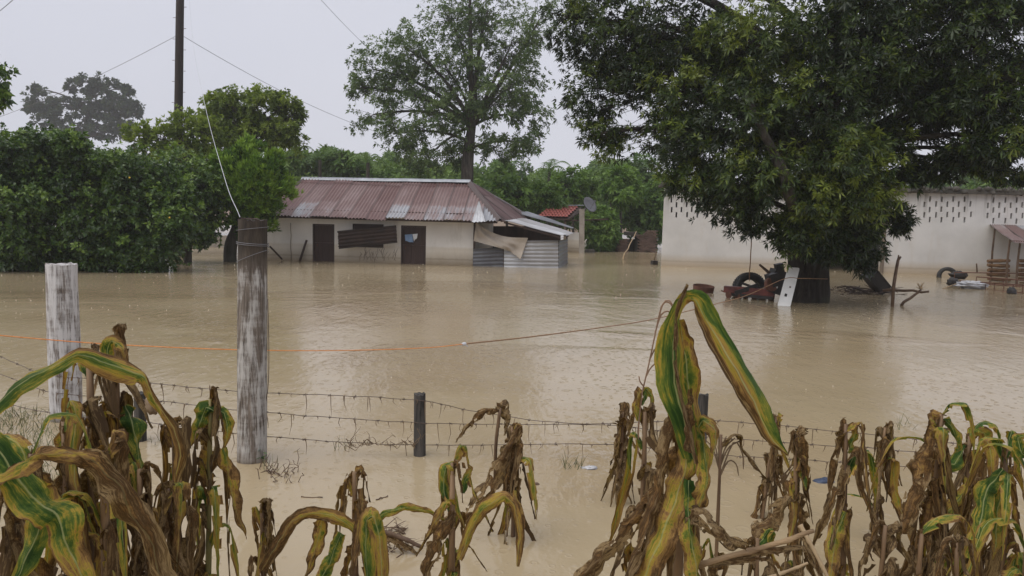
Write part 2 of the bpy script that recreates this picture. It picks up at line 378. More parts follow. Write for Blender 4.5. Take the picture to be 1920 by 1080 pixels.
def corn_leaf_material():
    m = M('corn_leaf', .5, .16); uv = m.coord('UV'); s = m.sep(uv); oi = m.n('ShaderNodeObjectInfo')
    oc = m.n('ShaderNodeSeparateColor'); m.l(oi.outputs['Color'], oc.inputs[0]); age, yel = oc.outputs[0], oc.outputs[1]
    w = m.math('MULTIPLY', oi.outputs['Random'], 53)
    str_ = m.noise(m.coord('UV', (12, 3.0, 1)), 1.0, 7, .72, .3, w); blo = m.noise(m.coord('UV', (1.8, 6.5, 1)), 1.0, 7, .70, .7, w)
    veins = m.noise(m.coord('UV', (70, 1.4, 1)), 1.0, 3, .6, 0, w)
    e = m.math('ABSOLUTE', m.math('SUBTRACT', s[0], .5))
    a = m.math('ADD', age, m.math('MULTIPLY', m.math('SUBTRACT', str_, .5), .85))
    a = m.math('ADD', a, m.math('MULTIPLY', m.math('MULTIPLY', m.math('SUBTRACT', oc.outputs[2], .5), m.math('SUBTRACT', s[0], .5)), m.ramp(s[1], [(.3, .3), (.6, 2.2)])))
    a = m.math('ADD', a, m.math('MULTIPLY', m.math('SUBTRACT', blo, .5), 1.35))
    a = m.math('ADD', a, m.math('MULTIPLY', m.math('MULTIPLY', e, e), 1.0)); a = m.math('ADD', a, m.math('MULTIPLY', m.math('SUBTRACT', s[1], .5), yel))
    c = m.ramp(a, [(.02, (.030, .080, .018)), (.18, (.085, .155, .030)), (.29, (.24, .265, .045)), (.38, (.52, .38, .065)), (.47, (.42, .255, .085)), (.55, (.27, .155, .065)), (.62, (.19, .105, .040)), (.70, (.085, .046, .020)), (.79, (.20, .125, .058)), (.89, (.40, .285, .150)), (1.0, (.12, .075, .040))])
    c = m.mix(m.ramp(veins, [(.38, .26), (.56, 0.)]), c, (.03, .03, .015))
    rib = m.ramp(e, [(.012, 1.), (.034, 0.)])
    ribc = m.mix(m.ramp(age, [(.4, 0.), (.65, 1.)]), (.40, .43, .20), (.16, .11, .07))
    c = m.mix(m.math('MULTIPLY', rib, m.ramp(age, [(.3, .8), (.6, .25)])), c, ribc)
    spots = m.noise(m.coord('UV', (6, 16, 1)), 3.0, 3, .7, 0, w); c = m.mix(m.ramp(spots, [(.64, 0.), (.72, .6)]), c, (.05, .034, .022))
    m.col(c); m.rough(m.ramp(a, [(.3, .42), (.7, .8)]))
    hh = m.math('ADD', veins, m.math('MULTIPLY', m.noise(m.coord('UV', (4, 24, 1)), 2, 3, .6, 0, w), .8)); m.bump(hh, .8, .008)
    tr = m.n('ShaderNodeBsdfTranslucent'); m.l(m.mix(1, c, (1.3, 1.2, .5), 'MULTIPLY'), tr.inputs['Color'])
    ms = m.n('ShaderNodeMixShader'); ms.inputs[0].default_value = .25
    m.l(m.b.outputs[0], ms.inputs[1]); m.l(tr.outputs[0], ms.inputs[2]); m.l(ms.outputs[0], m.o.inputs['Surface'])
    return m.m
MAT['corn'] = corn_leaf_material()
MAT['corn_stalk'] = simple('corn_stalk', (.075, .042, .025), (.24, .15, .075), 14, .6, .4, (1, 1, .15))
MAT['corn_stalk_green'] = simple('greenish_corn_stalk', (.13, .12, .04), (.27, .22, .08), 14, .55, .3, (1, 1, .15))
MAT['dry_stalk'] = simple('dry_tan_stalk', (.14, .085, .042), (.36, .245, .13), 30, .7, .5, (.15, 1, 1))
MAT['tassel'] = simple('dry_tassel', (.13, .075, .045), (.30, .19, .12), 20, .8, .2)

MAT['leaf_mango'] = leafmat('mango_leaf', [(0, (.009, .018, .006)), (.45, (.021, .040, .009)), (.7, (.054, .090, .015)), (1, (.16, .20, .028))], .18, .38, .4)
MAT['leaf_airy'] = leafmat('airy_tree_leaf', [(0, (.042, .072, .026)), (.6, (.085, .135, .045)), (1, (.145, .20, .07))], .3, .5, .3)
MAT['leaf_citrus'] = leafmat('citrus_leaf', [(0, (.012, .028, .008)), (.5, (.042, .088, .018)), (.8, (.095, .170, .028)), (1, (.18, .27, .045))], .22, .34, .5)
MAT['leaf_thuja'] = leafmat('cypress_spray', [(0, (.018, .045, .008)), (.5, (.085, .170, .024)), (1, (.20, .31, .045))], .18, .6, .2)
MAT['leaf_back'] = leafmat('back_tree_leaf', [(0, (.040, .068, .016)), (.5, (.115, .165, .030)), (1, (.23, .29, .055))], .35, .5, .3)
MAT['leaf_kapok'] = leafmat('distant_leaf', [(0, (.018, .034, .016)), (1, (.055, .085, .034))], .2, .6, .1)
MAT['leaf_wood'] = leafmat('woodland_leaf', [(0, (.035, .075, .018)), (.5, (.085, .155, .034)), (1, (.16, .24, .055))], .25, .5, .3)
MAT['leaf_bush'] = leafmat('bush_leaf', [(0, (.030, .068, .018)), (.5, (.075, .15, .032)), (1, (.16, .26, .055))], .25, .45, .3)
#@@SETTING
# ------------------------------------------------------------------ ground and water
def sheet(name, y0, y1, half, z, mat, cuts=(1, 1), rise=None):
    mb = MB(); nx, ny = cuts
    for j in range(ny + 1):
        for i in range(nx + 1):
            x = -half + 2 * half * i / nx; y = y0 + (y1 - y0) * (j / ny) ** 1.6
            mb.v.append((x, y, rise(x, y) if rise else z)); mb.uv.append((0, 0))
    mb.f = [(j * (nx + 1) + i, j * (nx + 1) + i + 1, (j + 1) * (nx + 1) + i + 1, (j + 1) * (nx + 1) + i) for j in range(ny) for i in range(nx)]
    return obj(name, mb, mat)
g = sheet('ground', -30, 900, 700, 0, MAT['mud'], (30, 40), lambda x, y: -.7 + .05 * math.sin(x * .3) + (max(0, y - 58) * .03 if y < 120 else 1.86 + (y - 120) * .002))
g['kind'] = 'structure'; g['label'] = 'drowned muddy ground under the flood water'
w_ = sheet('flood_water', -30, 260, 300, 0, MAT['water']); w_['kind'] = 'structure'; w_['label'] = 'beige muddy flood water covering the whole yard'

# ------------------------------------------------------------------ walls with openings
def holed_wall(a, b, z0, z1, thick, holes):
    """a,b: ends in plan; holes: (s0,s1,z0,z1) along the wall; solid wall with real openings"""
    a, b = Vector(a), Vector(b); d = (b - a); L = d.length; d.normalize(); nrm = Vector((-d.y, d.x, 0)) if False else Vector((d.y, -d.x, 0))
    sx = sorted({0.0, L, *[h[0] for h in holes], *[h[1] for h in holes]}); sz = sorted({z0, z1, *[h[2] for h in holes], *[h[3] for h in holes]})
    solid = lambda s, z: 0 < s < L and z0 < z < z1 and not any(h[0] < s < h[1] and h[2] < z < h[3] for h in holes)
    mb = MB(); P = lambda s, z, t: a + d * s + Vector((0, 0, z)) - nrm * t
    for i in range(len(sx) - 1):
        for j in range(len(sz) - 1):
            s0, s1, q0, q1 = sx[i], sx[i + 1], sz[j], sz[j + 1]; cs, cz = (s0 + s1) / 2, (q0 + q1) / 2
            if not solid(cs, cz): continue
            mb.add([P(s0, q0, 0), P(s1, q0, 0), P(s1, q1, 0), P(s0, q1, 0)], [(0, 1, 2, 3)])
            mb.add([P(s0, q0, thick), P(s1, q0, thick), P(s1, q1, thick), P(s0, q1, thick)], [(3, 2, 1, 0)])
            for (u, v_, e) in ((sx[i - 1] / 2 + s0 / 2 if i else -1, cz, (P(s0, q0, 0), P(s0, q1, 0), P(s0, q1, thick), P(s0, q0, thick))),
                              ((s1 + sx[i + 2]) / 2 if i + 2 < len(sx) else L + 1, cz, (P(s1, q0, 0), P(s1, q0, thick), P(s1, q1, thick), P(s1, q1, 0))),
                              (cs, (sz[j - 1] + q0) / 2 if j else z0 - 1, (P(s0, q0, 0), P(s0, q0, thick), P(s1, q0, thick), P(s1, q0, 0))),
                              (cs, (q1 + sz[j + 2]) / 2 if j + 2 < len(sz) else z1 + 1, (P(s0, q1, 0), P(s1, q1, 0), P(s1, q1, thick), P(s0, q1, thick)))):
                if not solid(u, v_): mb.add(e, [(0, 1, 2, 3)])
    return mb, d, nrm, P

def corrugated(p00, p10, p01, p11, waves, rows=5, amp=.018, per=4, vlim=None, sag=0, seed=0, rag=0):
    """sheet spanned by corners (u along 0->1 in the first index, v in the second); ribs run along v"""
    p00, p10, p01, p11 = map(Vector, (p00, p10, p01, p11))
    nrm = (p10 - p00).cross(p01 - p00).normalized()
    if nrm.z < 0: nrm = -nrm
    mb = MB(); n = waves * per; r = random.Random(seed); vs, uvs = [], []
    for i in range(n + 1):
        u = i / n; lo, hi = vlim(u) if vlim else (0, 1)
        lo = lo - r.random() * rag
        for j in range(rows + 1):
            v = lo + (hi - lo) * j / rows
            p = (p00 * (1 - u) + p10 * u) * (1 - v) + (p01 * (1 - u) + p11 * u) * v
            p = p + nrm * (amp * math.sin(2 * math.pi * u * waves) + sag * mnoise.noise(Vector((p.x * .8, p.y * .8, seed))))
            vs.append(p); uvs.append((u, v))
    m = rows + 1
    mb.add(vs, [(i * m + j, (i + 1) * m + j, (i + 1) * m + j + 1, i * m + j + 1) for i in range(n) for j in range(rows)], uvs)
    return mb

# ------------------------------------------------------------------ farmhouse
hl = G(470, 486.5); hr = G(887, 498)
HL, HR = Vector((hl.x, hl.y, 0)), Vector((hr.x, hr.y, 0))
house = thing('farmhouse', 'flooded cream farmhouse with rusty corrugated hip roof', 'house', HL)
hd = (HR - HL).normalized(); hn = Vector((hd.y, -hd.x, 0))
def S_at(px, py):       # distance along the front wall for a pixel
    r = ray(px, py); t = (HL - CAMP).dot(hn) / r.dot(hn); p = CAMP + r * t
    return (p - HL).dot(hd), p.z
d1 = (S_at(586, 420)[0], S_at(627, 420)[0], -.7, S_at(606, 420)[1]); d2 = (S_at(752, 423)[0], S_at(799, 423)[0], -.7, S_at(775, 423)[1])
wn = (S_at(661, 421)[0], S_at(719, 464)[0], S_at(690, 464)[1], S_at(690, 420)[1])
mb, _, _, HP = holed_wall(HL, HR, -.7, 1.84, .18, [d1, d2, wn]); obj('wall', mb, MAT['house_plaster'], house)
HBR = HR - hn * 5.6 + hd * .3; HBL = HL - hn * 5.6
for a, b, hs in ((HR + hd * .003 - hn * .2, HBR, [(1.4, 2.0, .7, 1.35)]), (HBR, HBL, []), (HBL - hd * .003, HL - hn * .2, [])):
    obj('wall', holed_wall(a, b, -.7, 1.80, .18, hs)[0], MAT['house_plaster'], house)
def plank_door(dr, jamb=.05):
    s0, s1, z0, z1 = dr
    fr = MB()
    for s in (s0 + jamb / 2, s1 - jamb / 2): fr.bar(HP(s, z0, .05), HP(s, z1 - .002, .05), jamb, .09, hn)
    fr.bar(HP(s0 + jamb, z1 - jamb / 2, .05), HP(s1 - jamb, z1 - jamb / 2, .05), .09, jamb)
    n = 5; wdt = (s1 - s0 - 2 * jamb) / n
    leaf = MB()
    for z in (.45, z1 - .25): leaf.bar(HP(s0 + jamb, z, .105), HP(s1 - jamb, z, .105), .02, .1)
    dro = obj('door', leaf, MAT['dark_wood'], house)
    obj('door_frame', fr, MAT['dark_wood'], dro)
    for k in range(n):
        pm = MB(); c = s0 + jamb + (k + .5) * wdt; t = .085 + rnd.uniform(-.006, .006)
        pm.bar(HP(c, z0, t), HP(c, .668, t), wdt - .003, .025, hn); pm.bar(HP(c, .672, t), HP(c, z1 - jamb - .003, t + .008), wdt - .003, .025, hn)
        obj('plank', pm, MAT['door_wood'], dro)
    hmb = MB(); hmb.box(HP(s0 + .16, .58, .06), (.03, .03, .09)); obj('handle', hmb, MAT['rust'], dro)
    return dro
plank_door(d1); plank_door(d2)
m = MB(); m.box((HL + HR) / 2 - hn * 2.6 + Vector((0, 0, 1.83)), ((HR - HL).length + .3, 5.6, .03), Matrix.Rotation(math.atan2(hd.y, hd.x), 3, 'Z')); obj('ceiling', m, MAT['dark_wood'], house)
wf = MB()
for s in (wn[0] + .03, wn[1] - .03): wf.bar(HP(s, wn[2] + .003, .06), HP(s, wn[3] - .003, .06), .06, .08, hn)
for z in (wn[2] + .03, wn[3] - .03): wf.bar(HP(wn[0] + .06, z, .06), HP(wn[1] - .06, z, .06), .08, .06)
wo_ = obj('window', wf, MAT['dark_wood'], house)
for k in range(4):
    pm = MB(); zz = wn[2] + .10 + k * (wn[3] - wn[2] - .2) / 3; pm.bar(HP(wn[0] + .06, zz, .1), HP(wn[1] - .06, zz, .1), .02, .2); obj('shutter_board', pm, MAT['door_wood'], wo_)
# wall plate beam under the eave, lean timber rail on the left
pm = MB(); pm.bar(HP(.05, 1.62, -.03), HP(S_at(700, 420)[0], 1.56, -.03), .05, .04); obj('eave_rail', pm, MAT['dark_wood'], house)
# roof
eFL = W(474, 402, 26.2); eFR = W(938, 414, 25.8); eBR = W(994, 408, 32.0); eBL = eFL + (eBR - eFR); rL = W(571, 336, 29.6); rR = W(880, 341.5, 29.2)
def roof_face(e0, e1, r0, r1, nsh, mat, waves, rowsplit=.86, jit=.03, seed=0):
    """trapezoid / triangle face cut into overlapping sheets; ribs run from eave to ridge"""
    ed = (e1 - e0); L = ed.length; ed.normalize()
    a0 = (r0 - e0).dot(ed) / L; a1 = (r1 - e0).dot(ed) / L
    perp = ((r0 - e0) - ed * (r0 - e0).dot(ed))
    hgt = lambda s: min(1, s / max(a0, 1e-4) if s < a0 else 1, (1 - s) / max(1 - a1, 1e-4) if s > a1 else 1)
    rr = random.Random(seed); nrm = ed.cross(perp).normalized()
    if nrm.z < 0: nrm = -nrm
    for k in range(nsh):
        s0, s1 = k / nsh, (k + 1) / nsh + .006
        lift = nrm * (.012 * (k % 2) + .004)
        drop = rr.uniform(-jit, jit)
        for (lo, hi, up, nm) in ((-.02 + drop * .5, rowsplit + .03, 0, 'roof_sheet'), (rowsplit + drop * .3, 1.0, .02, 'roof_sheet')):
            A = e0 + ed * (L * s0) + lift + nrm * up; B = e0 + ed * (L * min(s1, 1)) + lift + nrm * up
            f0 = s0; f1 = min(s1, 1)
            lim = lambda u, lo=lo, hi=hi: (min(lo, hgt(f0 + (f1 - f0) * u)), max(min(lo, hgt(f0 + (f1 - f0) * u)) + .004, min(hi, hgt(f0 + (f1 - f0) * u))))
            if max(lim(u)[1] - lim(u)[0] for u in (0, .5, 1)) < .02: continue
            obj(nm, corrugated(A, B, A + perp, B + perp, waves, 5, .026, 4, lim, .03, k + seed), mat, house, True)
roof_face(eFL, eFR, rL, rR, 13, MAT['rust_roof'], 6, .87, .05, 3)
roof_face(eFR, eBR, rR, rR, 9, MAT['rust_dark'], 7, .6, .03, 40)
roof_face(eBR, eBL, rR, rL, 10, MAT['rust_dark'], 6, .87, .03, 60)
roof_face(eBL, eFL, rL, rL, 8, MAT['rust_roof'], 6, .6, .03, 80)
def cap(a, b, w, mat, n=8):
    a, b = Vector(a), Vector(b); t = (b - a).normalized(); x = t.cross(Vector((0, 0, 1))).normalized(); m = MB(); vs = []
    for i in range(n + 1):
        p = a.lerp(b, i / n) + Vector((0, 0, .02 * mnoise.noise(Vector((i * .7, a.x, 0)))))
        for s, h in ((-1, -.07), (-.45, .015), (0, .05), (.45, .015), (1, -.07)): vs.append(p + x * (s * w) + Vector((0, 0, h)))
    m.add(vs, [(i * 5 + k, i * 5 + k + 1, (i + 1) * 5 + k + 1, (i + 1) * 5 + k) for i in range(n) for k in range(4)])
    return m
up = Vector((0, 0, .045))
obj('ridge_cap', cap(rL + up - hd * .1, rR + up + hd * .05, .15, MAT['ridge']), MAT['ridge'], house)
for a, b in ((rR, eFR), (rR, eBR), (rL, eFL), (rL, eBL)): obj('hip_cap', cap(a + up * .6, b + up * .6, .13, None), MAT['rust_dark'], house)
# a loose pale sheet at the front right corner, and rafters under the eaves
A = W(884, 417, 25.6); B = W(911, 416, 25.5); obj('roof_sheet', corrugated(A, B, W(897, 378, 26.9), W(899, 377, 26.85), 4, 4, .018, 4, None, .02, 5), MAT['galv'], house, True)
for k in range(12):
    p = eFL.lerp(eFR, (k + .5) / 12); q = Vector((p.x, p.y + 1.0, p.z + .38)); pm = MB(); pm.bar(p + Vector((0, .06, -.06)), q + Vector((0, 0, -.06)), .05, .08); obj('rafter', pm, MAT['dark_wood'], house)
pm = MB(); pm.bar(eFL + Vector((0, .2, -.06)), eFR + Vector((-.1, .2, -.06)), .05, .07); obj('fascia', pm, MAT['dark_wood'], house)
# the askew sheet over the window
fy = HL.y - .12
A = W(636, 467, 26.35); B = W(745, 455, 26.3); C_ = W(634, 433, 26.2); D_ = W(743, 422, 26.15)
hs = corrugated(A, C_, B, D_, 5, 8, .02, 4, None, .02, 9, .02)
tag(obj('window_cover', hs, MAT['board_rust'], None, True), 'dark rusted metal sheet hung askew over the farmhouse window', 'metal sheet')
# clothes hanging in the right doorway
def hung_cloth(name, pts, mat, label, n=7, m=6, fold=.02, seed=0):
    (tl, tr, bl, br) = [Vector(p) for p in pts]; mb = MB(); vs = []
    for j in range(m + 1):
        for i in range(n + 1):
            u, v = i / n, j / m; p = (tl * (1 - u) + tr * u) * (1 - v) + (bl * (1 - u) + br * u) * v
            p.y += fold * math.sin(u * 14 + seed) * (.3 + v); p.z += .012 * math.sin(u * 9 + seed * 2) * v
            vs.append(p)
    fr = [(j * (n + 1) + i, j * (n + 1) + i + 1, (j + 1) * (n + 1) + i + 1, (j + 1) * (n + 1) + i) for j in range(m) for i in range(n)]
    mb.add(vs, fr); k = len(vs)
    mb.add([v + Vector((0, .006, 0)) for v in vs], [f[::-1] for f in fr])
    return tag(obj(name, mb, mat, None, True), label, 'laundry')
yd = (HL + hd * d2[0]).y - .05
hung_cloth('hanging_cloth', (W(759, 440, yd), W(773, 439, yd), W(760, 452, yd), W(775, 455, yd)), MAT['blue_cloth'], 'blue cloth hanging in the right farmhouse doorway')
hung_cloth('hanging_cloth', (W(773.5, 439, yd), W(783, 438, yd), W(776, 452, yd), W(782, 446, yd)), MAT['white_cloth'], 'small white cloth beside the blue one in the farmhouse doorway', seed=2)
# dry vines on the wall, leaning timbers
def stick(name, a, b, r, mat, label, cat='stick', bend=.02, n=7, r2=None, group=None):
    a, b = Vector(a), Vector(b); rr = random.Random(hash(name) % 97 + int(a.x * 100))
    pts = [a.lerp(b, i / (n - 1)) + Vector((rr.uniform(-1, 1), rr.uniform(-1, 1), rr.uniform(-1, 1))) * bend * (0 if i in (0, n - 1) else 1) for i in range(n)]
    m = MB(); m.tube(pts, [r + ((r2 or r * .7) - r) * i / (n - 1) for i in range(n)], 6)
    return tag(obj(name, m, mat, None, True), label, cat, group)
vm = MB(); rv = random.Random(4)
for k in range(24):
    px = rv.uniform(672, 745); p = W(px, rv.uniform(484, 492), 26.35); pts = [p]
    for q in range(5): pts.append(pts[-1] + Vector((rv.uniform(-.06, .06), 0, rv.uniform(.03, .12))))
    vm.tube(pts, [.008] * 5 + [.003], 4)
tag(obj('dry_vines', vm, MAT['cracked']), 'tangle of thin dry stems against the wall below the askew sheet', 'dry stems', kind='stuff')
stick('leaning_timber', G(562, 490), W(575, 450, 26.6), .05, MAT['dark_wood'], 'two dark timbers leaning on the wall left of the left farmhouse door', 'timber', 0, 4, .045)
stick('leaning_timber', W(506, 462, 26.5), G(531, 488), .035, MAT['dark_wood'], 'thin dark timber slanting beside the tall round post', 'timber', 0, 4, .03)
stick('wall_pole', G(546, 489), W(545, 418, 26.6), .018, MAT['grey_wood'], 'thin upright pole against the left part of the farmhouse wall', 'pole', .01)

# ------------------------------------------------------------------ lean-to beside the house
lt0 = Vector((HR.x, HR.y, 0)) - hn * 0
lean = thing('lean_to', 'tin lean-to shed with low sheet fence at the farmhouse corner', 'shed', Vector((HR.x + 1, HR.y + .1, 0)))
FY = HR.y - .25
def WY(px, py, y=None): return W(px, py, y or FY)
obj('fence_sheet', corrugated(WY(945, 520), WY(945, 452), WY(1047, 523), WY(1047, 450.5), 10, 8, .02, 4, None, .03, 12), MAT['galv'], lean, True)
obj('fence_sheet', corrugated(WY(887, 520, FY + .05), WY(887, 467, FY + .05), WY(944, 520, FY + .05), WY(944, 463, FY + .05), 8, 6, .014, 4, None, .03, 13), MAT['galv_dark'], lean, True)
ry = 29.6
obj('fence_sheet', corrugated(WY(1047.5, 523, FY + .03), WY(1047.5, 451, FY + .03), W(1064, 505, ry), W(1064, 447, ry), 9, 6, .016, 4, None, .05, 14, .02), MAT['galv_dark'], lean, True)
for (px, py, y) in ((890, 412, FY + .12), (945.5, 440, FY + .1), (1047, 440, FY + .1), (1063, 437, ry - .1), (985, 415, 31)):
    pm = MB(); b = W(px, py, y); pm.bar(Vector((b.x, b.y, -.7)), b, .07); obj('post', pm, MAT['dark_wood'], lean)
obj('roof_sheet', corrugated(W(946, 413, 26.2), W(968, 411, 27.6), W(1050, 442, 25.9), W(1064, 440, 27.4), 7, 6, .018, 4, None, .05, 15), MAT['galv'], lean, True)
obj('roof_sheet', corrugated(W(966, 411, 27.5), W(990, 409.5, 29.2), W(1062, 441, 27.3), W(1077, 438, 29.0), 7, 6, .018, 4, None, .05, 16), MAT['galv'], lean, True)
obj('roof_sheet', corrugated(W(965, 398, 30.8), W(990, 396.5, 32.2), W(1072, 429, 30.5), W(1076, 427, 31.8), 8, 5, .016, 4, None, .05, 17), MAT['galv_dark'], lean, True)
for (a, b) in (((945, 417, 26.3), (1050, 445, 26.0)), ((980, 414, 29.0), (1066, 443, 28.8)), ((905, 414, 26.5), (990, 412, 29))):
    pm = MB(); pm.bar(W(*a), W(*b), .05, .06); obj('rafter', pm, MAT['dark_wood'], lean)
# back of the shed: a planked dark wall with gaps
for k in range(7):
    pm = MB(); xx = 895 + k * 24; pm.bar(W(xx, 476, 32), W(xx, 424, 32), .56, .03, Vector((0, 1, 0))); obj('back_plank', pm, MAT['dark_wood'], lean)
# tarp
def tarp():
    top = [(893, 417), (912, 428), (946, 441), (990, 446)]; bot = [(888, 452), (915, 459), (952, 470), (976, 486)]
    mb = MB(); vs = []; n, m = 26, 12
    tp = catmull([W(x, y, FY - .06) for x, y in top], n + 1); bt = catmull([W(x, y, FY - .20) for x, y in bot], n + 1)
    for i in range(n + 1):
        for j in range(m + 1):
            u, v = i / n, j / m; p = tp[i].lerp(bt[i], v)
            p.y -= .10 * mnoise.noise(Vector((u * 5, v * 3 - u * 3, 2))) + .05 * math.sin(u * 9 + v * 4); p.z -= .05 * math.sin(u * math.pi) * (1 - v)
            vs.append(p)
    fs = [(i * (m + 1) + j, (i + 1) * (m + 1) + j, (i + 1) * (m + 1) + j + 1, i * (m + 1) + j + 1) for i in range(n) for j in range(m)]
    mb.add(vs, fs); mb.add([v + Vector((0, .012, 0)) for v in vs], [f[::-1] for f in fs])
    return tag(obj('tarp', mb, MAT['tarp'], None, True), 'beige grey tarp sagging over the lean-to front', 'tarp')
tarp()

# ------------------------------------------------------------------ tile-roofed hut and dish
hb = G(1091, 474); hut = thing('tile_hut', 'small open hut with red tiled roof and concrete post', 'hut', Vector((hb.x, hb.y, 0)))
Yh = hb.y
pm = MB(); t_ = W(1091, 392, Yh); pm.bar(Vector((hb.x, hb.y, -.7)), t_, .25, .25, Vector((0, 1, 0))); obj('post', pm, MAT['concrete'], hut)
for (px, py, y) in ((1060, 407, Yh + .2), (1036, 405, Yh + 2.2), (1094, 392, Yh + 2.4)):
    pm = MB(); t_ = W(px, py, y); pm.bar(Vector((t_.x, t_.y, -.7)), t_, .12); obj('post', pm, MAT['grey_wood'], hut)
A = W(1011, 407, Yh - .3); B = W(1066, 409, Yh - .3); C_ = W(1035, 387, Yh + 1.6); D_ = W(1093, 387, Yh + 1.6)
tm = MB()
for s in range(2):
    pass
vs = []
for j in range(2):
    for k in range(7):
        a = math.pi * k / 6; vs.append(Vector((-.09 * math.cos(a), j * .40, .055 * math.sin(a) + (.02 if j == 0 else 0))))
tm.add(vs, [(k, k + 1, 8 + k, 7 + k) for k in range(6)]); tmesh = mesh_from(tm, 'tile', True)
ncol, nrow = 9, 6; ux = (B - A); vx = (C_ - A)
Rm = Matrix((ux.normalized(), (vx - ux.normalized() * vx.dot(ux.normalized())).normalized(), ux.cross(vx).normalized())).transposed().to_euler()
for j in range(nrow):
    for i in range(ncol):
        p = A + ux * ((i + .5) / ncol) + vx * (j / nrow) + Vector((0, 0, .012 * j * 0 + rnd.uniform(0, .015)))
        part_local('tile', tmesh, MAT['tile'], hut, p, Rm, (ux.length / ncol / .185, vx.length / nrow / .36, 1.0))
dk = MB(); dk.add([A - Vector((0, 0, .04)), B - Vector((0, 0, .04)), D_ - Vector((0, 0, .04)), C_ - Vector((0, 0, .04)), A - Vector((0, 0, .09)), B - Vector((0, 0, .09)), D_ - Vector((0, 0, .09)), C_ - Vector((0, 0, .09))], [(0, 1, 2, 3), (7, 6, 5, 4), (0, 4, 5, 1), (1, 5, 6, 2), (2, 6, 7, 3), (3, 7, 4, 0)]); obj('roof_deck', dk, MAT['dark_wood'], hut)
pm = MB(); pm.bar(C_ + Vector((0, 0, .06)), D_ + Vector((.05, 0, .06)), .22, .05); obj('ridge_cap', pm, MAT['ridge'], hut)
for (a, b) in (((1066, 411, Yh - .2), (1098, 391, Yh + 1.4)), ((1012, 410, Yh - .2), (1066, 412, Yh - .2)), ((1060, 414, Yh), (1140, 411, Yh + .3))):
    pm = MB(); pm.bar(W(*a), W(*b), .07, .07); obj('beam', pm, MAT['dark_wood'], hut)
a = W(1058, 440, Yh + .7); b = W(1088, 440, Yh + .5); obj('wall', holed_wall(Vector((a.x, a.y, 0)), Vector((b.x, b.y, 0)), -.7, W(1075, 436, Yh + .6).z, .15, [])[0], MAT['house_plaster'], hut)
bs = G(1107, 474); m = MB(); m.lathe([(.001, .17), (.22, .17), (.26, .13), (.26, -.5)], bs + Vector((0, .3, 0)), n=18); tag(obj('trough', m, MAT['concrete_dark'], None, True), 'low round dark concrete basin at the hut post', 'basin')
dish = thing('satellite_dish', 'dark grey satellite dish beside the red tiled hut roof', 'satellite dish', W(1098, 396, Yh))
m = MB(); ax = Vector((.55, -.62, .45)); c = W(1104, 385, Yh - .1)
m.lathe([(.001, 0), (.15, .012), (.30, .05), (.42, .11), (.425, .10), (.30, .035), (.15, -.004), (.001, -.015)], c, ax, 22); rf_ = obj('reflector', m, MAT['dish'], dish, True)
m = MB(); m.tube([W(1094, 400, Yh), W(1098, 392, Yh), c], .025, 6); obj('mast', m, MAT['dish'], dish)
m = MB(); m.tube([c - Vector((0, 0, .35)), c + ax.normalized() * .42], .012, 5); m.box(c + ax.normalized() * .44, (.07, .07, .1)); obj('feed_arm', m, MAT['dish'], rf_)

# ------------------------------------------------------------------ brick oven
ob = G(1190, 471.5); oven = thing('brick_oven', 'small ruined brick oven with dark arch at the brush edge', 'oven', Vector((ob.x, ob.y, 0)))
ob.y; Yo = ob.y - .6; sc = Yo / FPX
bk = MB(); ro = random.Random(5); x0 = W(1155, 470, Yo).x; x1 = W(1226, 470, Yo).x; zt = 1.1
xa, xb, za = W(1177, 470, Yo).x, W(1195, 470, Yo).x, W(1186, 443, Yo).z
z = -.1; r_ = 0
while z < 1.12:
    x = x0 + (.1 if r_ % 2 else 0)
    top = lambda x: .62 + .55 * max(0, min(1, (x - x0) / (x1 - x0) * 1.6 - .35))
    while x < x1:
        cx = (xa + xb) / 2; inside = xa < x + .09 < xb and z + .04 < za - .12 + .12 * (1 - ((x + .09 - cx) / (xb - xa) * 2) ** 2)
        if not inside and z < top(x) + ro.uniform(-.05, .05):
            bk.box((x + .09, Yo + ro.uniform(-.03, .03), z + .04), (.175, .35, .068))
        x += .19
    z += .08; r_ += 1
s_ = obj('brick', bk, MAT['brick'], oven); s_['kind'] = 'stuff'
m = MB(); m.box(((x0 + xa) / 2 - .02, Yo + .8, .25), (xa - x0 - .06, 1.2, .74)); m.box(((xb + x1) / 2 + .02, Yo + .8, .35), (x1 - xb - .06, 1.2, .9)); m.box(((xa + xb) / 2, Yo + .85, za + .12), (xb - xa + .1, 1.1, .2)); m.box(((xa + xb) / 2, Yo + 1.35, .2), (xb - xa + .1, .1, .9)); obj('core', m, MAT['concrete_dark'], oven)
stick('leaning_pole', G(1168, 486), W(1193, 434, 36), .03, MAT['pale_stick'], 'thin pale pole slanting out of the water before the brick oven', 'pole', .04)
stick('shovel_handle', G(1226, 494) + Vector((0, 0, .1)), W(1231, 472, 27.2), .02, MAT['stick'], 'thin dark handle rising from a block left of the white building', 'pole', .01)
m = MB(); p = G(1226.5, 496); m.box(p + Vector((0, 0, .06)), (.22, .2, .2), Matrix.Rotation(.3, 3, 'Z')); tag(obj('concrete_block', m, MAT['black']), 'small dark block in the water left of the white building', 'block')

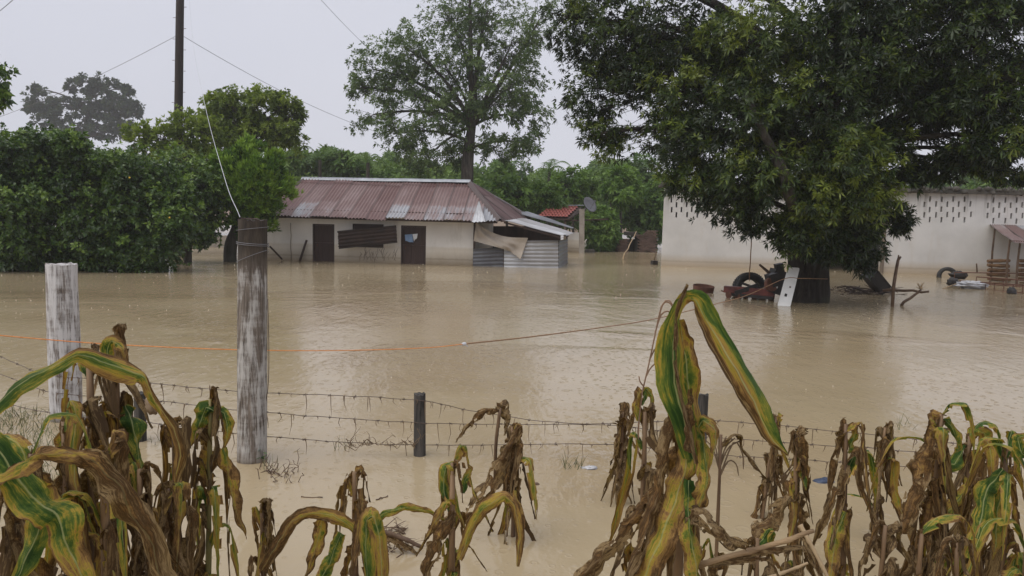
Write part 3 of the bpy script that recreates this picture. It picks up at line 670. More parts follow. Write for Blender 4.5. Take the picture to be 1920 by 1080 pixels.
# ------------------------------------------------------------------ white building
wl = G(1240, 498.5); wr0 = G(1672, 512); wdir = (Vector((wr0.x - wl.x, wr0.y - wl.y, 0))).normalized()
WL = Vector((wl.x, wl.y, 0)); WLen = 17.0; WRt = WL + wdir * WLen; wnm = Vector((wdir.y, -wdir.x, 0))
barn = thing('white_building', 'long white plastered building with slit vents behind the mango tree', 'building', WL)
def B_at(px, py):
    r = ray(px, py); t = (WL - CAMP).dot(wnm) / r.dot(wnm); p = CAMP + r * t; return (p - WL).dot(wdir), p.z
holes = []
ZT = B_at(1240, 352)[1]
dz0 = B_at(1490, 400)[0]; dz1 = B_at(1657, 400)[0]; holes.append((dz0, dz1, -.7, B_at(1640, 393)[1]))
def vents(xs, ys, par):
    for j, y in enumerate(ys):
        for i, x in enumerate(xs):
            if (i + j) % 2 == par:
                s, z = B_at(x + rnd.uniform(-.7, .7), y + 3 + rnd.uniform(-.7, .7)); holes.append((s - .032, s + .032, z - .10, z + .10))
vents([1733 + 10.9 * i for i in range(9)], [370 + 9.8 * j for j in range(5)], 1)
vents([1852 + 10.9 * i for i in range(10)], [372 + 9.8 * j for j in range(5)], 1)
vents([1259 + 9.6 * i for i in range(8)], [371 + 9.5 * j for j in range(4)], 0)
holes = [(round(a, 3), round(b, 3), round(c, 3), round(d, 3)) for a, b, c, d in holes]
mb, _, _, BP = holed_wall(WL, WRt, -.7, ZT, .16, holes); obj('wall', mb, MAT['white_plaster'], barn)
WBL = WL - wnm * 6 + wdir * 1.9
for a, b in ((WRt, WRt - wnm * 6), (WRt - wnm * 6, WBL), (WBL, WL - wnm * .165 + wdir * .06)): obj('wall', holed_wall(a + (b - a).normalized() * .003, b, -.7, ZT - .002, .16, [])[0], MAT['white_plaster'], barn)
m = MB(); vs = []
q = [WL + wnm * .25 - wdir * .12, WRt + wnm * .25 + wdir * .25, WRt - wnm * 6.2 + wdir * .25, WBL - wnm * .2]
m.add([p + Vector((0, 0, ZT + .003)) for p in q] + [p + Vector((0, 0, ZT + .16)) for p in q], [(3, 2, 1, 0), (4, 5, 6, 7), (0, 1, 5, 4), (1, 2, 6, 5), (2, 3, 7, 6), (3, 0, 4, 7)]); obj('roof_slab', m, MAT['concrete_dark'], barn)
# moss fringe on the roof edge is real clumps
m = MB(); rm = random.Random(8)
for k in range(260):
    p = WL + wdir * rm.uniform(-.2, WLen) + wnm * rm.uniform(.1, .27); z = ZT + rm.uniform(.02, .2); s = rm.uniform(.05, .12)
    m.lathe([(.001, s), (s * .8, s * .5), (s, 0), (s * .7, -s * .5), (.001, -s * .7)], p + Vector((0, 0, z)), Vector((rm.uniform(-1, 1), rm.uniform(-1, 1), 1)), 6)
o = obj('moss_clumps', m, MAT['concrete_dark'], barn); o['kind'] = 'stuff'
for s in (dz0 - .06, dz1 + .06):
    m = MB(); m.bar(BP(s, -.7, -.03), BP(s, holes[0][3], -.03), .12, .06, wnm); obj('door_jamb', m, MAT['grey_wood'], barn)
m = MB(); m.bar(BP(dz0 - .12, holes[0][3] + .06, -.031), BP(dz1 + .12, holes[0][3] + .06, -.031), .06, .12); obj('lintel', m, MAT['concrete'], barn)
# right lean-to roof on poles
shed = thing('pole_shelter', 'rusty tin shelter on thin poles against the white building', 'shelter', Vector((W(1870, 470, 25).x, 25, 0)))
P00, P10, P01, P11 = W(1850, 417, 28.3), W(1990, 419, 28.3), W(1901, 455, 23.5), W(2060, 462, 23.5)
for k in range(6):
    a, b = k / 6, (k + 1) / 6 + .01
    obj('roof_sheet', corrugated(P00.lerp(P10, a), P00.lerp(P10, b), P01.lerp(P11, a), P01.lerp(P11, b), 6, 5, .018, 4, None, .04, 20 + k), MAT['rust_roof'], shed, True)
for (px, py, y) in ((1866, 425, 27.2), (1894, 448, 24.2), (1913, 452, 24.0), (1950, 455, 24.1), (1990, 430, 27)):
    t_ = W(px, py, y); m = MB(); m.tube([Vector((t_.x + .03, t_.y, -.7)), Vector((t_.x - .02, t_.y, t_.z * .5)), t_], [.04, .035, .03], 7); obj('pole', m, MAT['stick'], shed)
m = MB(); m.bar(W(1897, 452, 23.8), W(2040, 459, 23.8), .06, .05); obj('beam', m, MAT['stick'], shed)
# firewood stack: every log is a thing
lm = MB(); lm.tube([(-.4, 0, 0), (0, .01, 0), (.4, 0, 0)], [.05, .055, .045], 7); lmesh = mesh_from(lm, 'log')
fw = 0
for st, (x0_, x1_) in enumerate(((1853, 1893), (1910, 1950))):
    for j in range(7):
        for i in range(2):
            p = W((x0_ + x1_) / 2 + rnd.uniform(-2, 2), 541 - j * 8.6, 24.9 + i * .12 + rnd.uniform(-.02, .02))
            o = bpy.data.objects.new('firewood_log', lmesh); COL.objects.link(o)
            if not lmesh.materials: lmesh.materials.append(MAT['firewood'])
            o.location = p; o.rotation_euler = (rnd.uniform(-3, 3), rnd.uniform(-.06, .06), rnd.uniform(-.12, .12))
            o.scale = ((x1_ - x0_) * 24.9 / FPX / .8, 1.1, 1.1)
            tag(o, ['split log in the firewood stack under the tin shelter', 'split log in the firewood stack at the right photo edge'][st], 'log', ['firewood under the shelter', 'firewood at the right edge'][st])

# ------------------------------------------------------------------ utility pole, wires
pb = W(332, 330, 31); pole = thing('utility_pole', 'tall dark wooden utility pole behind the citrus trees', 'utility pole', Vector((pb.x, 31, 0)))
ptop = W(338.5, -60, 31); m = MB(); pbm = Vector((W(330, 470, 31).x, 31, -.7)); m.tube([pbm.lerp(ptop, i / 10) for i in range(11)], [.19 - .004 * i for i in range(11)], 12, True, .06); ps_ = obj('shaft', m, MAT['pole_wood'], pole, True)
for k in range(20):
    z0_ = 5.2 + k * .42; t_ = (z0_ + .7) / (ptop.z + .7); c = pbm.lerp(ptop, t_); sgn = 1 if k % 2 else -1; m = MB(); m.tube([c, c + Vector((sgn * .27, -.02, .01))], .012, 4); obj('step_peg', m, MAT['rust'], ps_)
def sagwire(name, a, b, sag, r, mat, label, cat='wire', n=16):
    a, b = Vector(a), Vector(b); m = MB()
    m.tube([a.lerp(b, i / (n - 1)) - Vector((0, 0, sag * 4 * (i / (n - 1)) * (1 - i / (n - 1)))) for i in range(n)], r, 5)
    return tag(obj(name, m, mat), label, cat)
sagwire('overhead_wire', W(329, 68, 31), W(-80, 245, 40), .3, .009, MAT['cable'], 'thin wire running left from the utility pole across the sky')
sagwire('overhead_wire', W(344, 68, 31), W(700, 245, 45), .3, .010, MAT['cable'], 'thin wire running right from the utility pole towards the airy tree')
sagwire('overhead_wire', W(595, -8, 30), W(690, 90, 42), .05, .009, MAT['cable'], 'thin wire crossing the sky above the airy tree crown')
sagwire('overhead_wire', W(-10, 28, 22), W(40, -15, 22), .02, .010, MAT['cable'], 'short stretch of wire in the top left corner of the sky')
sagwire('overhead_wire', W(-20, 246, 50), W(120, 245, 60), .05, .012, MAT['cable'], 'faint wire left of the distant tree crown')
#@@FOREGROUND
# ------------------------------------------------------------------ fence posts, wires, ropes
def rough_post(name, label, top, base, r, mat, n=28, group=None, jag=.01, taper=.97):
    th = thing(name, label, 'fence post', Vector((base.x, base.y, 0)), group)
    m = MB(); a = Vector((base.x, base.y, -.5)); L = 18; vs = []; rp = random.Random(int(r * 9999) + int(base.x * 50))
    sd_ = rp.uniform(0, 99)
    for i in range(L + 1):
        p = a.lerp(top, i / L)
        for k in range(n):
            an = 2 * math.pi * k / n; rr_ = r * (1 - (1 - taper) * i / L)
            rr_ *= 1 + .05 * mnoise.noise(Vector((math.cos(an) * 1.5 + sd_, math.sin(an) * 1.5, i * .15))) + .03 * mnoise.noise(Vector((math.cos(an) * 7 + sd_, math.sin(an) * 7, i * .06)))
            vs.append(p + Vector((math.cos(an) * rr_, math.sin(an) * rr_, (rp.uniform(-jag, jag) if i == L else 0))))
    fs = [(i * n + k, i * n + (k + 1) % n, (i + 1) * n + (k + 1) % n, (i + 1) * n + k) for i in range(L) for k in range(n)]
    vs.append(top + Vector((0, 0, -.004))); fs += [(L * n + k, L * n + (k + 1) % n, len(vs) - 1) for k in range(n)]
    m.add(vs, fs); obj('shaft', m, mat, th); return th, a
TPt = W(474, 413, 5.46); TPb = G(471, 864)
tall, _ = rough_post('fence_post', 'tall thick weathered round post wrapped with wire, worn white paint', TPt, Vector((TPb.x, TPb.y, 0)), .107, MAT['post_tall'], 36)
# wire wound on the tall post
def ring(c, r, tilt, turns=1, rad=.003, ph=0):
    m = MB(); n = int(26 * turns)
    m.tube([c + Vector((r * math.cos(ph + 2 * math.pi * i / 26), r * math.sin(ph + 2 * math.pi * i / 26), tilt * math.cos(2 * math.pi * i / 26) + .012 * i / 26)) for i in range(n + 1)], rad, 5); return m
axp = lambda z: Vector((TPb.x, TPb.y, 0)).lerp(TPt, z / TPt.z) * 1.0
for z, tl, tn in ((TPt.z - .07, .012, 1.2), (TPt.z - .185, -.010, 2.3), (TPt.z - .27, .045, 1.1)):
    c = axp(z); c.z = z; obj('wire_loop', ring(c, .113, tl, tn, .0022), MAT['cable'], tall, True)
c = Vector(TPt); m = MB()
for k in range(7): m.tube([c + Vector((rnd.uniform(-.08, .08), rnd.uniform(-.08, .08), -.01)), c + Vector((rnd.uniform(-.08, .08), rnd.uniform(-.08, .08), .015)), c + Vector((rnd.uniform(-.08, .08), rnd.uniform(-.08, .08), .01))], .003, 4)
obj('nail', m, MAT['wire'], tall)
wg = catmull([W(450, 407, 5.46), W(420, 330, 8), W(385, 200, 14), W(362, 80, 22), W(352, -40, 28)], 24); m = MB(); m.tube(wg, [.0024 + .0036 * i / 23 for i in range(24)], 5); tag(obj('guy_wire', m, MAT['pale_wire']), 'pale slack wire rising from the top of the tall post', 'wire')
m = MB(); m.tube(catmull([W(502, 560, 5.4), W(504, 650, 5.38), W(503, 720, 5.38), W(497, 768, 5.4), W(503, 772, 5.4)], 14), .003, 5); tag(obj('loose_wire', m, MAT['wire']), 'loose wire end hanging down the right side of the tall post', 'wire')

WPt = W(115, 495, 6.3); WPb = G(109, 792); rough_post('fence_post', 'flaking white-painted square-topped post at the left', WPt, Vector((WPb.x, 6.3, 0)), .125, MAT['post_white'], 30)
b1 = W(262, 736, 5.75); rough_post('fence_post', 'short dark post half hidden behind the left corn', b1, Vector((b1.x, 5.75, 0)), .045, MAT['post_black'], 14, taper=.95)
b2 = W(787, 738, 5.6); b2b = G(788, 857); rough_post('fence_post', 'short black post standing alone in open water', b2, Vector((b2b.x, b2b.y, 0)), .047, MAT['post_black'], 14, taper=.95)
b3 = W(1319, 740, 5.6); rough_post('fence_post', 'short dark post top just right of the tall corn leaf', b3, Vector((b3.x, 5.6, 0)), .042, MAT['post_black'], 14, taper=.95)
def strand(ptsY, label, seed):
    P = catmull([W(*p) for p in ptsY], 90); r = random.Random(seed); th = thing('barbed_wire', label, 'barbed wire', P[0])
    P = [p + Vector((0, 0, r.uniform(-.004, .004))) for p in P]
    m = MB(); m.tube(P, .0028, 5); st_ = obj('strand', m, MAT['wire'], th)
    bm_ = MB(); L = 0
    for i in range(1, len(P)):
        L += (P[i] - P[i - 1]).length
        if L > .115:
            L = 0; p = P[i]; t = (P[i] - P[i - 1]).normalized()
            for s in range(3):
                d = Vector((r.uniform(-1, 1), r.uniform(-1, 1), r.uniform(-1, 1))).normalized() * .016; bm_.tube([p - d * .9 + t * .004 * s, p + d + t * .004 * s], .0016, 3)
            bm_.tube([p - t * .008, p + t * .008], .0048, 5)
    o = obj('barbs', bm_, MAT['wire'], st_); o['kind'] = 'stuff'
    return P
s1 = strand([(-60, 640, 6.6), (50, 690, 6.4), (110, 706, 6.16), (262, 716, 5.68), (440, 733, 5.42), (620, 741, 5.5), (787, 751, 5.54), (900, 773, 5.6), (1080, 794, 5.58), (1316, 788, 5.54), (1480, 800, 5.35), (1700, 822, 5.1), (1980, 850, 4.8)], 'top strand of the barbed wire fence', 1)
s2 = strand([(-60, 680, 6.6), (40, 716, 6.4), (110, 738, 6.16), (262, 748, 5.68), (440, 768, 5.42), (620, 783, 5.5), (787, 793, 5.54), (960, 796, 5.58), (1150, 798, 5.58), (1316, 818, 5.54), (1500, 832, 5.3), (1700, 846, 5.1), (1980, 880, 4.8)], 'middle strand of the barbed wire fence', 2)
s3 = strand([(-60, 740, 6.6), (110, 777, 6.16), (262, 791, 5.68), (440, 812, 5.42), (620, 828, 5.5), (787, 834, 5.54), (960, 834, 5.58), (1150, 834, 5.58), (1316, 851, 5.54), (1500, 862, 5.3), (1700, 876, 5.1), (1980, 910, 4.8)], 'lowest strand of the barbed wire fence', 3)
# weed strands caught on the wires
m = MB(); rs = random.Random(12)
for P in (s1, s2, s3):
    for p in P[10:]:
        for q in range(2):
            if rs.random() < .6:
                L = rs.choice((.02, .03, .03, .05, .05, .08, .12, .16)); a = p + Vector((rs.uniform(-.02, .02), rs.uniform(-.006, .006), .002))
                m.tube([a, a + Vector((rs.uniform(-.012, .012), 0, -L * .5)), a + Vector((rs.uniform(-.02, .02), 0, -L))], [.0035, .003, .0008], 4)
for k in range(26):
    c = W(rs.uniform(640, 780), 835, 5.5); pts = [c]
    for q in range(4): pts.append(pts[-1] + Vector((rs.uniform(-.05, .05), rs.uniform(-.02, .02), rs.uniform(-.03, .06))))
    m.tube(pts, [.003, .003, .0025, .002, .001], 4)
tag(obj('weed_strands', m, MAT['straw']), 'dry weed strands snagged along the barbed wires', 'weeds', kind='stuff')
o_ = catmull([W(-60, 624, 5.6), W(0, 629, 5.8), W(200, 645, 6.1), W(450, 656, 6.4), W(650, 657, 7.0), W(800, 652, 7.6), W(870, 645, 8.0)], 60); m = MB(); m.tube(o_, .0045, 6)
rope = thing('orange_rope', 'orange rope stretched low over the water behind the tall post', 'rope', o_[0]); obj('strand', m, MAT['orange_rope'], rope, True)
m = MB(); kp = W(870, 645, 8.0); m.lathe([(.001, -.03), (.016, -.02), (.02, 0), (.016, .02), (.001, .03)], kp, Vector((1, .4, .1)), 8); m.tube([kp, kp + Vector((.04, .02, -.03))], .006, 5); obj('knot', m, MAT['pale_wire'], rope)
o_ = catmull([W(870, 645, 8.0), W(1000, 631, 9.5), W(1150, 611, 11.4), W(1232, 597, 12.6), W(1330, 573, 14.5), W(1400, 554, 15.6), W(1470, 523, 16.2), W(1500, 522, 16.05), W(1552, 523, 16.5)], 50); m = MB(); m.tube(o_, .0085, 5); tag(obj('brown_rope', m, MAT['brown_rope'], None, True), 'brown rope running from the knot to the mango trunk', 'rope')

# ------------------------------------------------------------------ things around the mango
YT = 18.2
tb = W(1405, 543, YT); tire = thing('truck_tyre', 'black truck tyre half sunk and hung on a rope left of the mango trunk', 'tyre', Vector((tb.x, YT, 0)))
prof = [(.26, -.06), (.25, -.09), (.30, -.125), (.37, -.12), (.405, -.09), (.41, 0), (.405, .09), (.37, .12), (.30, .125), (.25, .09), (.26, .06), (.27, 0), (.26, -.06)]
m = MB(); m.lathe(prof, tb, Vector((.12, -1, .1)), 40); cas_ = obj('casing', m, MAT['rubber'], tire, True)
tread = MB(); q = Vector((.12, -1, .1)).normalized().to_track_quat('Z', 'Y').to_matrix()
for k in range(44):
    a = 2 * math.pi * k / 44
    for s in (-1, 1): tread.box(tb + q @ Vector((.41 * math.cos(a + s * .03), .41 * math.sin(a + s * .03), s * .05)), (.03, .03, .07), q @ Matrix.Rotation(a, 3, 'Z'))
obj('tread', tread, MAT['rubber'], cas_)
stick('hanging_rope', W(1405, 527, YT - .1), W(1410, 425, YT - .3), .012, MAT['brown_rope'], 'thin straight rope from the mango branch to the tyre', 'rope', .006, 7, .012)
imp = thing('farm_implement', 'red steel farm implement half under water against the mango trunk', 'farm implement', Vector((W(1405, 550, 17.6).x, 17.6, 0)))
m = MB(); m.bar(W(1359, 541, 17.9), W(1452, 548, 17.3), .2, .13); m.bar(W(1359, 546.5, 17.8), W(1452, 556, 17.2), .1, .05); obj('beam', m, MAT['red_paint'], imp)
m = MB(); m.bar(W(1364, 551, 17.75), W(1450, 559, 17.15), .08, .07); obj('lower_beam', m, MAT['black'], imp)
for k in range(6):
    px = 1366 + k * 16; c = W(px, 553 + k * .9, 17.6); m = MB(); m.lathe([(.001, -.012), (.085, -.008), (.085, .008), (.001, .012)], c, Vector((.8, .6, .1)), 14); obj('disc', m, MAT['rust'], imp)
m = MB(); m.tube([W(1391, 531, 17.7), W(1412, 538, 17.6), W(1430, 541, 17.5)], .03, 6); m.bar(W(1378, 550, 17.6), W(1420, 535, 17.5), .07, .1); obj('linkage', m, MAT['black'], imp)
m = MB(); m.bar(W(1361, 548, 17.85), W(1352, 545, 17.85), .03); m.lathe([(.035, -.012), (.05, 0), (.035, .012), (.022, 0), (.035, -.012)], W(1364, 553, 17.8), Vector((0, -1, 0)), 12); obj('hitch', m, MAT['rust'], imp)
eng = thing('old_engine', 'black old engine lump behind the white panel', 'engine', Vector((W(1458, 550, 17.4).x, 17.4, 0)))
m = MB(); m.box(W(1461, 530, 17.4), (.5, .4, .55), Matrix.Rotation(.3, 3, 'Y')); m.box(W(1448, 525, 17.2), (.22, .3, .3), Matrix.Rotation(-.3, 3, 'Y')); m.box(W(1462, 508, 17.4), (.16, .2, .35), Matrix.Rotation(-.25, 3, 'Y')); bk_ = obj('block', m, MAT['black'], eng)
m = MB(); m.lathe([(.001, -.05), (.16, -.05), (.17, 0), (.16, .05), (.001, .05)], W(1446, 533, 17.1), Vector((.3, -1, .1)), 16); obj('flywheel', m, MAT['rust'], bk_)
m = MB(); m.tube([W(1452, 520, 17.4), W(1438, 508, 17.4), W(1424, 496, 17.4)], [.05, .035, .025], 7); obj('lever', m, MAT['stick'], bk_)
m = MB(); m.box(W(1454, 537, 17.1), (.09, .05, .08)); obj('tank', m, MAT['enamel'], bk_)
# white leaning panel
wp = thing('enamel_door', 'white enamel door panel leaning on the mango trunk', 'panel', G(1469, 569))
A, B, C_, D_ = W(1457, 575, 16.3), W(1481, 577, 16.25), W(1477, 502, 16.6), W(1499, 503, 16.55)
nrm = (B - A).cross(C_ - A).normalized() * .035
def slab(A, B, C, D, off, n=5):
    m = MB(); ed = []
    cs = [A, B, D, C]; out = []
    for i in range(4):
        p, a, b = cs[i], cs[i - 1], cs[(i + 1) % 4]; r = .05
        da, db = (a - p).normalized() * r, (b - p).normalized() * r
        for k in range(n): t = k / (n - 1); out.append((p + da) * (1 - t) ** 2 + p * 2 * t * (1 - t) + (p + db) * t * t)
    k = len(out); m.add(out + [p + off for p in out], [tuple(range(k))[::-1], tuple(range(k, 2 * k))] + [(i, (i + 1) % k, k + (i + 1) % k, k + i) for i in range(k)]); return m
pn_ = obj('panel', slab(A, B, C_, D_, nrm), MAT['enamel'], wp)
fwd = -nrm.normalized() if nrm.y > 0 else nrm.normalized()
m = MB()
for k in range(3): c = A.lerp(C_, .27 + k * .022).lerp(B.lerp(D_, .27 + k * .022), .42) + fwd * .04; m.box(c, (.05, .012, .025), Matrix.Rotation(.2, 3, 'Y'))
obj('vent_slots', m, MAT['black'], pn_)
m = MB(); m.lathe([(.001, .006), (.018, .004), (.02, 0)], A.lerp(C_, .5).lerp(B.lerp(D_, .5), .6) + fwd * .04, fwd, 10); obj('knob', m, MAT['rust'], pn_)
pc = G(1322, 549); m = MB(); m.lathe([(.001, .03), (.24, .03), (.255, .16), (.265, .165), (.27, .15), (.25, .0), (.25, -.1)], pc + Vector((0, .2, 0)), Vector((.05, -.1, 1)), 26); tag(obj('rusty_basin', m, MAT['rust'], None, True), 'round rusty basin floating left of the tyre', 'basin')
# right of the trunk
box = thing('dark_bin', 'black box tilted on a pile of branches right of the mango trunk', 'box', G(1641, 550))
R_ = Matrix.Rotation(.75, 3, 'Y') @ Matrix.Rotation(.25, 3, 'Z'); c = W(1641, 527, 19.5); m = MB()
for (cc, sz) in (((0, 0, -.13), (.62, .42, .03)), ((-.30, 0, 0), (.03, .42, .26)), ((.30, 0, 0), (.03, .42, .26)), ((0, -.20, 0), (.57, .03, .26)), ((0, .2, 0), (.57, .03, .26))): m.box(c + R_ @ Vector(cc), sz, R_)
sh_ = obj('shell', m, MAT['black'], box)
m = MB(); m.box(c + R_ @ Vector((0, 0, .145)), (.66, .46, .03), R_); obj('lid', m, MAT['rubber'], sh_)
m = MB(); rb = random.Random(21)
for k in range(46):
    a = G(rb.uniform(1600, 1690), 551) + Vector((0, rb.uniform(-.3, .8), rb.uniform(-.02, .12))); d = Vector((rb.uniform(-1, 1), rb.uniform(-.3, .3), rb.uniform(-.12, .25))) * rb.uniform(.2, .55)
    m.tube([a - d, a + Vector((0, 0, rb.uniform(0, .05))), a + d], [.02, .016, .006], 5)
for k in range(40):
    a = G(rb.uniform(1556, 1620), rb.uniform(538, 553)); d = Vector((rb.uniform(-1, 1), rb.uniform(-.3, .3), rb.uniform(-.1, .25))) * rb.uniform(.12, .35); m.tube([a - d, a, a + d], [.014, .012, .004], 5)
tag(obj('branch_pile', m, MAT['dark_wood']), 'pile of dark wet branches in the water right of the mango trunk', 'branches', kind='stuff')
fk = thing('forked_stick', 'upright forked stick standing in the water right of the mango trunk', 'stick', G(1674, 574))
m = MB(); m.tube(catmull([G(1674, 574) - Vector((0, 0, .3)), W(1675, 545, 16.5), W(1679, 515, 16.5), W(1684, 488, 16.5)], 10), [.042 - .001 * i for i in range(10)], 7); obj('stem', m, MAT['stick'], fk, True)
m = MB(); m.tube([W(1683.5, 489, 16.5), W(1689, 481, 16.5)], [.03, .02], 6); m.tube([W(1683.5, 489, 16.5), W(1685, 478, 16.5)], [.025, .012], 6); obj('fork', m, MAT['stick'], fk)
stick('leaning_stick', G(1690, 573), W(1727, 543, 16.9), .035, MAT['stick'], 'stick slanting out of the water beside the forked stick', 'stick', .02)
stick('drift_pole', W(1655, 545, 18.6), W(1742, 546.5, 18.0), .04, MAT['stick'], 'long pole lying level on the branches right of the black box', 'pole', .03)
m = MB()
for k in range(14): a = W(1727, 541, 17.2); m.tube([a, a + Vector((rb.uniform(-.12, .12), rb.uniform(-.1, .1), rb.uniform(-.05, .16)))], [.014, .004], 4)
tag(obj('straw_tuft', m, MAT['pale_stick']), 'frayed straw tuft at the tip of the slanting stick', 'straw', kind='stuff')
# tyre, bags and metal frames before the shelter
c = W(1776, 518, 26.3); th = thing('car_tyre', 'black tyre half sunk by the white building wall', 'tyre', Vector((c.x, c.y, 0))); m = MB(); m.lathe([(r * .80, h * .8) for r, h in prof], c, Vector((-.25, -1, .15)), 32); obj('casing', m, MAT['rubber'], th, True)
def lump(name, c, sz, mat, label, cat, seed, n=14, amp=.35):
    m = MB(); vs = []
    for i in range(n + 1):
        for k in range(n):
            a, b = 2 * math.pi * k / n, math.pi * i / n; d = Vector((math.sin(b) * math.cos(a), math.sin(b) * math.sin(a), math.cos(b)))
            r = 1 + amp * mnoise.noise(d * 2.2 + Vector((seed, 0, 0))) + amp * .5 * mnoise.noise(d * 5 + Vector((seed, 3, 0))); vs.append(Vector(c) + Vector((d.x * sz[0], d.y * sz[1], d.z * sz[2])) * r)
    m.add(vs, [(i * n + k, i * n + (k + 1) % n, (i + 1) * n + (k + 1) % n, (i + 1) * n + k) for i in range(n) for k in range(n)]); return tag(obj(name, m, mat, None, True), label, cat)
lump('black_bag', W(1797, 516, 25.5), (.3, .2, .14), MAT['black'], 'crumpled black bag right of the tyre by the white wall', 'bag', 1)
lump('black_bag', W(1787, 529, 22.8), (.17, .15, .13), MAT['black'], 'small black bag left of the white plastic sheet', 'bag', 2)
lump('plastic_sheet', W(1822, 535, 22), (.42, .25, .12), MAT['white_plastic'], 'crumpled white plastic sheet floating by the metal frame', 'plastic sheet', 3, 20, .6)
lump('dark_can', W(1897, 548, 20.6), (.12, .12, .13), MAT['black'], 'dark can floating under the metal frame', 'can', 5)
def frame(label, a, b, h, n, mat, mid=True):
    a, b = Vector(a), Vector(b); th = thing('metal_frame', label, 'metal frame', Vector((a.x, a.y, 0)))
    for z in ((0, h) if mid else (h,)):
        m = MB(); m.tube([a + Vector((0, 0, z)), b + Vector((0, 0, z))], .018, 6); obj('rail', m, mat, th)
    for i in range(n):
        p = a.lerp(b, i / (n - 1)); m = MB(); m.tube([Vector((p.x, p.y, -.2)) if i in (0, n - 1) else p, p + Vector((0, 0, h))], .014, 5); obj('bar', m, mat, th)
frame('rusty metal ladder frame nearest the branch pile at the right', W(1799, 540, 22.5), W(1935, 551, 20.6), .22, 9, MAT['rust'])
frame('rusty metal frame rail behind the nearer frame at the right', W(1790, 512, 25.2), W(1935, 514, 24.4), .02, 3, MAT['rust'], False)
frame('low metal frame between the two longer frames', W(1830, 531, 23.3), W(1960, 541, 22.2), .2, 6, MAT['rust'])
stick('thin_stick', G(1768, 541), W(1797, 531, 22.6), .02, MAT['pale_stick'], 'short stick poking out left of the metal frame', 'stick', .01)
stick('thin_stick', W(1832, 510, 26), W(1831, 494, 26), .03, MAT['stick'], 'short upright stake by the white wall left of the shelter', 'stick', .0)
# low concrete wall seen under the citrus trees
a, b = G(330, 462), G(432, 464); obj_ = obj('low_wall', holed_wall(Vector((a.x, a.y, 0)), Vector((b.x, b.y, 0)), -.7, .55, .2, [])[0], MAT['concrete']); tag(obj_, 'low grey concrete wall behind the citrus and cypress trunks', 'wall')
#@@TREES
# ------------------------------------------------------------------ foliage
def leaf_cluster(n, ln, wd_, spread, droop, seed):
    """n leaves round an axis (+Z): each four points, folded at the middle"""
    r = np.random.default_rng(seed); out = []
    for k in range(n):
        az = 2 * np.pi * k / n * 1.0 + r.uniform(-.5, .5); el = r.uniform(*spread); L = ln * r.uniform(.7, 1.2); w2 = wd_ * r.uniform(.8, 1.2) / 2
        d = np.array([np.sin(el) * np.cos(az), np.sin(el) * np.sin(az), np.cos(el)]); s = np.cross(d, [0, 0, 1.0]); s /= np.linalg.norm(s) + 1e-6
        ro = r.uniform(-.7, .7); nn = np.cross(s, d); s = s * np.cos(ro) + nn * np.sin(ro)
        b = d * L * .08; out.append([b, b + d * L * .45 - s * w2, b + d * L * .45 + s * w2, b + d * L])
    return np.array(out)
def foliage_mesh(name, C, D, cl, scale, droop, tint, rs):
    N = len(C); K = len(cl[0])
    D = D / (np.linalg.norm(D, axis=1, keepdims=True) + 1e-9)
    ref = rs.normal(size=(N, 3)); X = np.cross(ref, D); X /= np.linalg.norm(X, axis=1, keepdims=True) + 1e-9; Yv = np.cross(D, X)
    R = np.stack([X, Yv, D], axis=2)
    pick = rs.integers(0, len(cl), N); T = np.stack(cl)[pick]           # N,K,4,3
    V = np.einsum('nij,nkpj->nkpi', R, T) * scale[:, None, None, None]
    ext = np.linalg.norm(V, axis=3); V[..., 2] -= droop * ext * ext / (ext.max() + 1e-6)
    V = V + C[:, None, None, :]
    V = V.reshape(-1, 3); base = np.arange(N * K)[:, None] * 4
    T1 = np.concatenate([base + np.array([[0, 2, 1]]), base + np.array([[1, 2, 3]])], 0)
    tn = np.repeat(tint, K * 4) + np.repeat(rs.uniform(-.2, .2, N * K), 4)
    return np_mesh(name, V, T1, np.clip(tn, 0, 1))
def bez(a, b, c, n): return [a * (1 - t) ** 2 + b * 2 * t * (1 - t) + c * t * t for t in [i / (n - 1) for i in range(n)]]
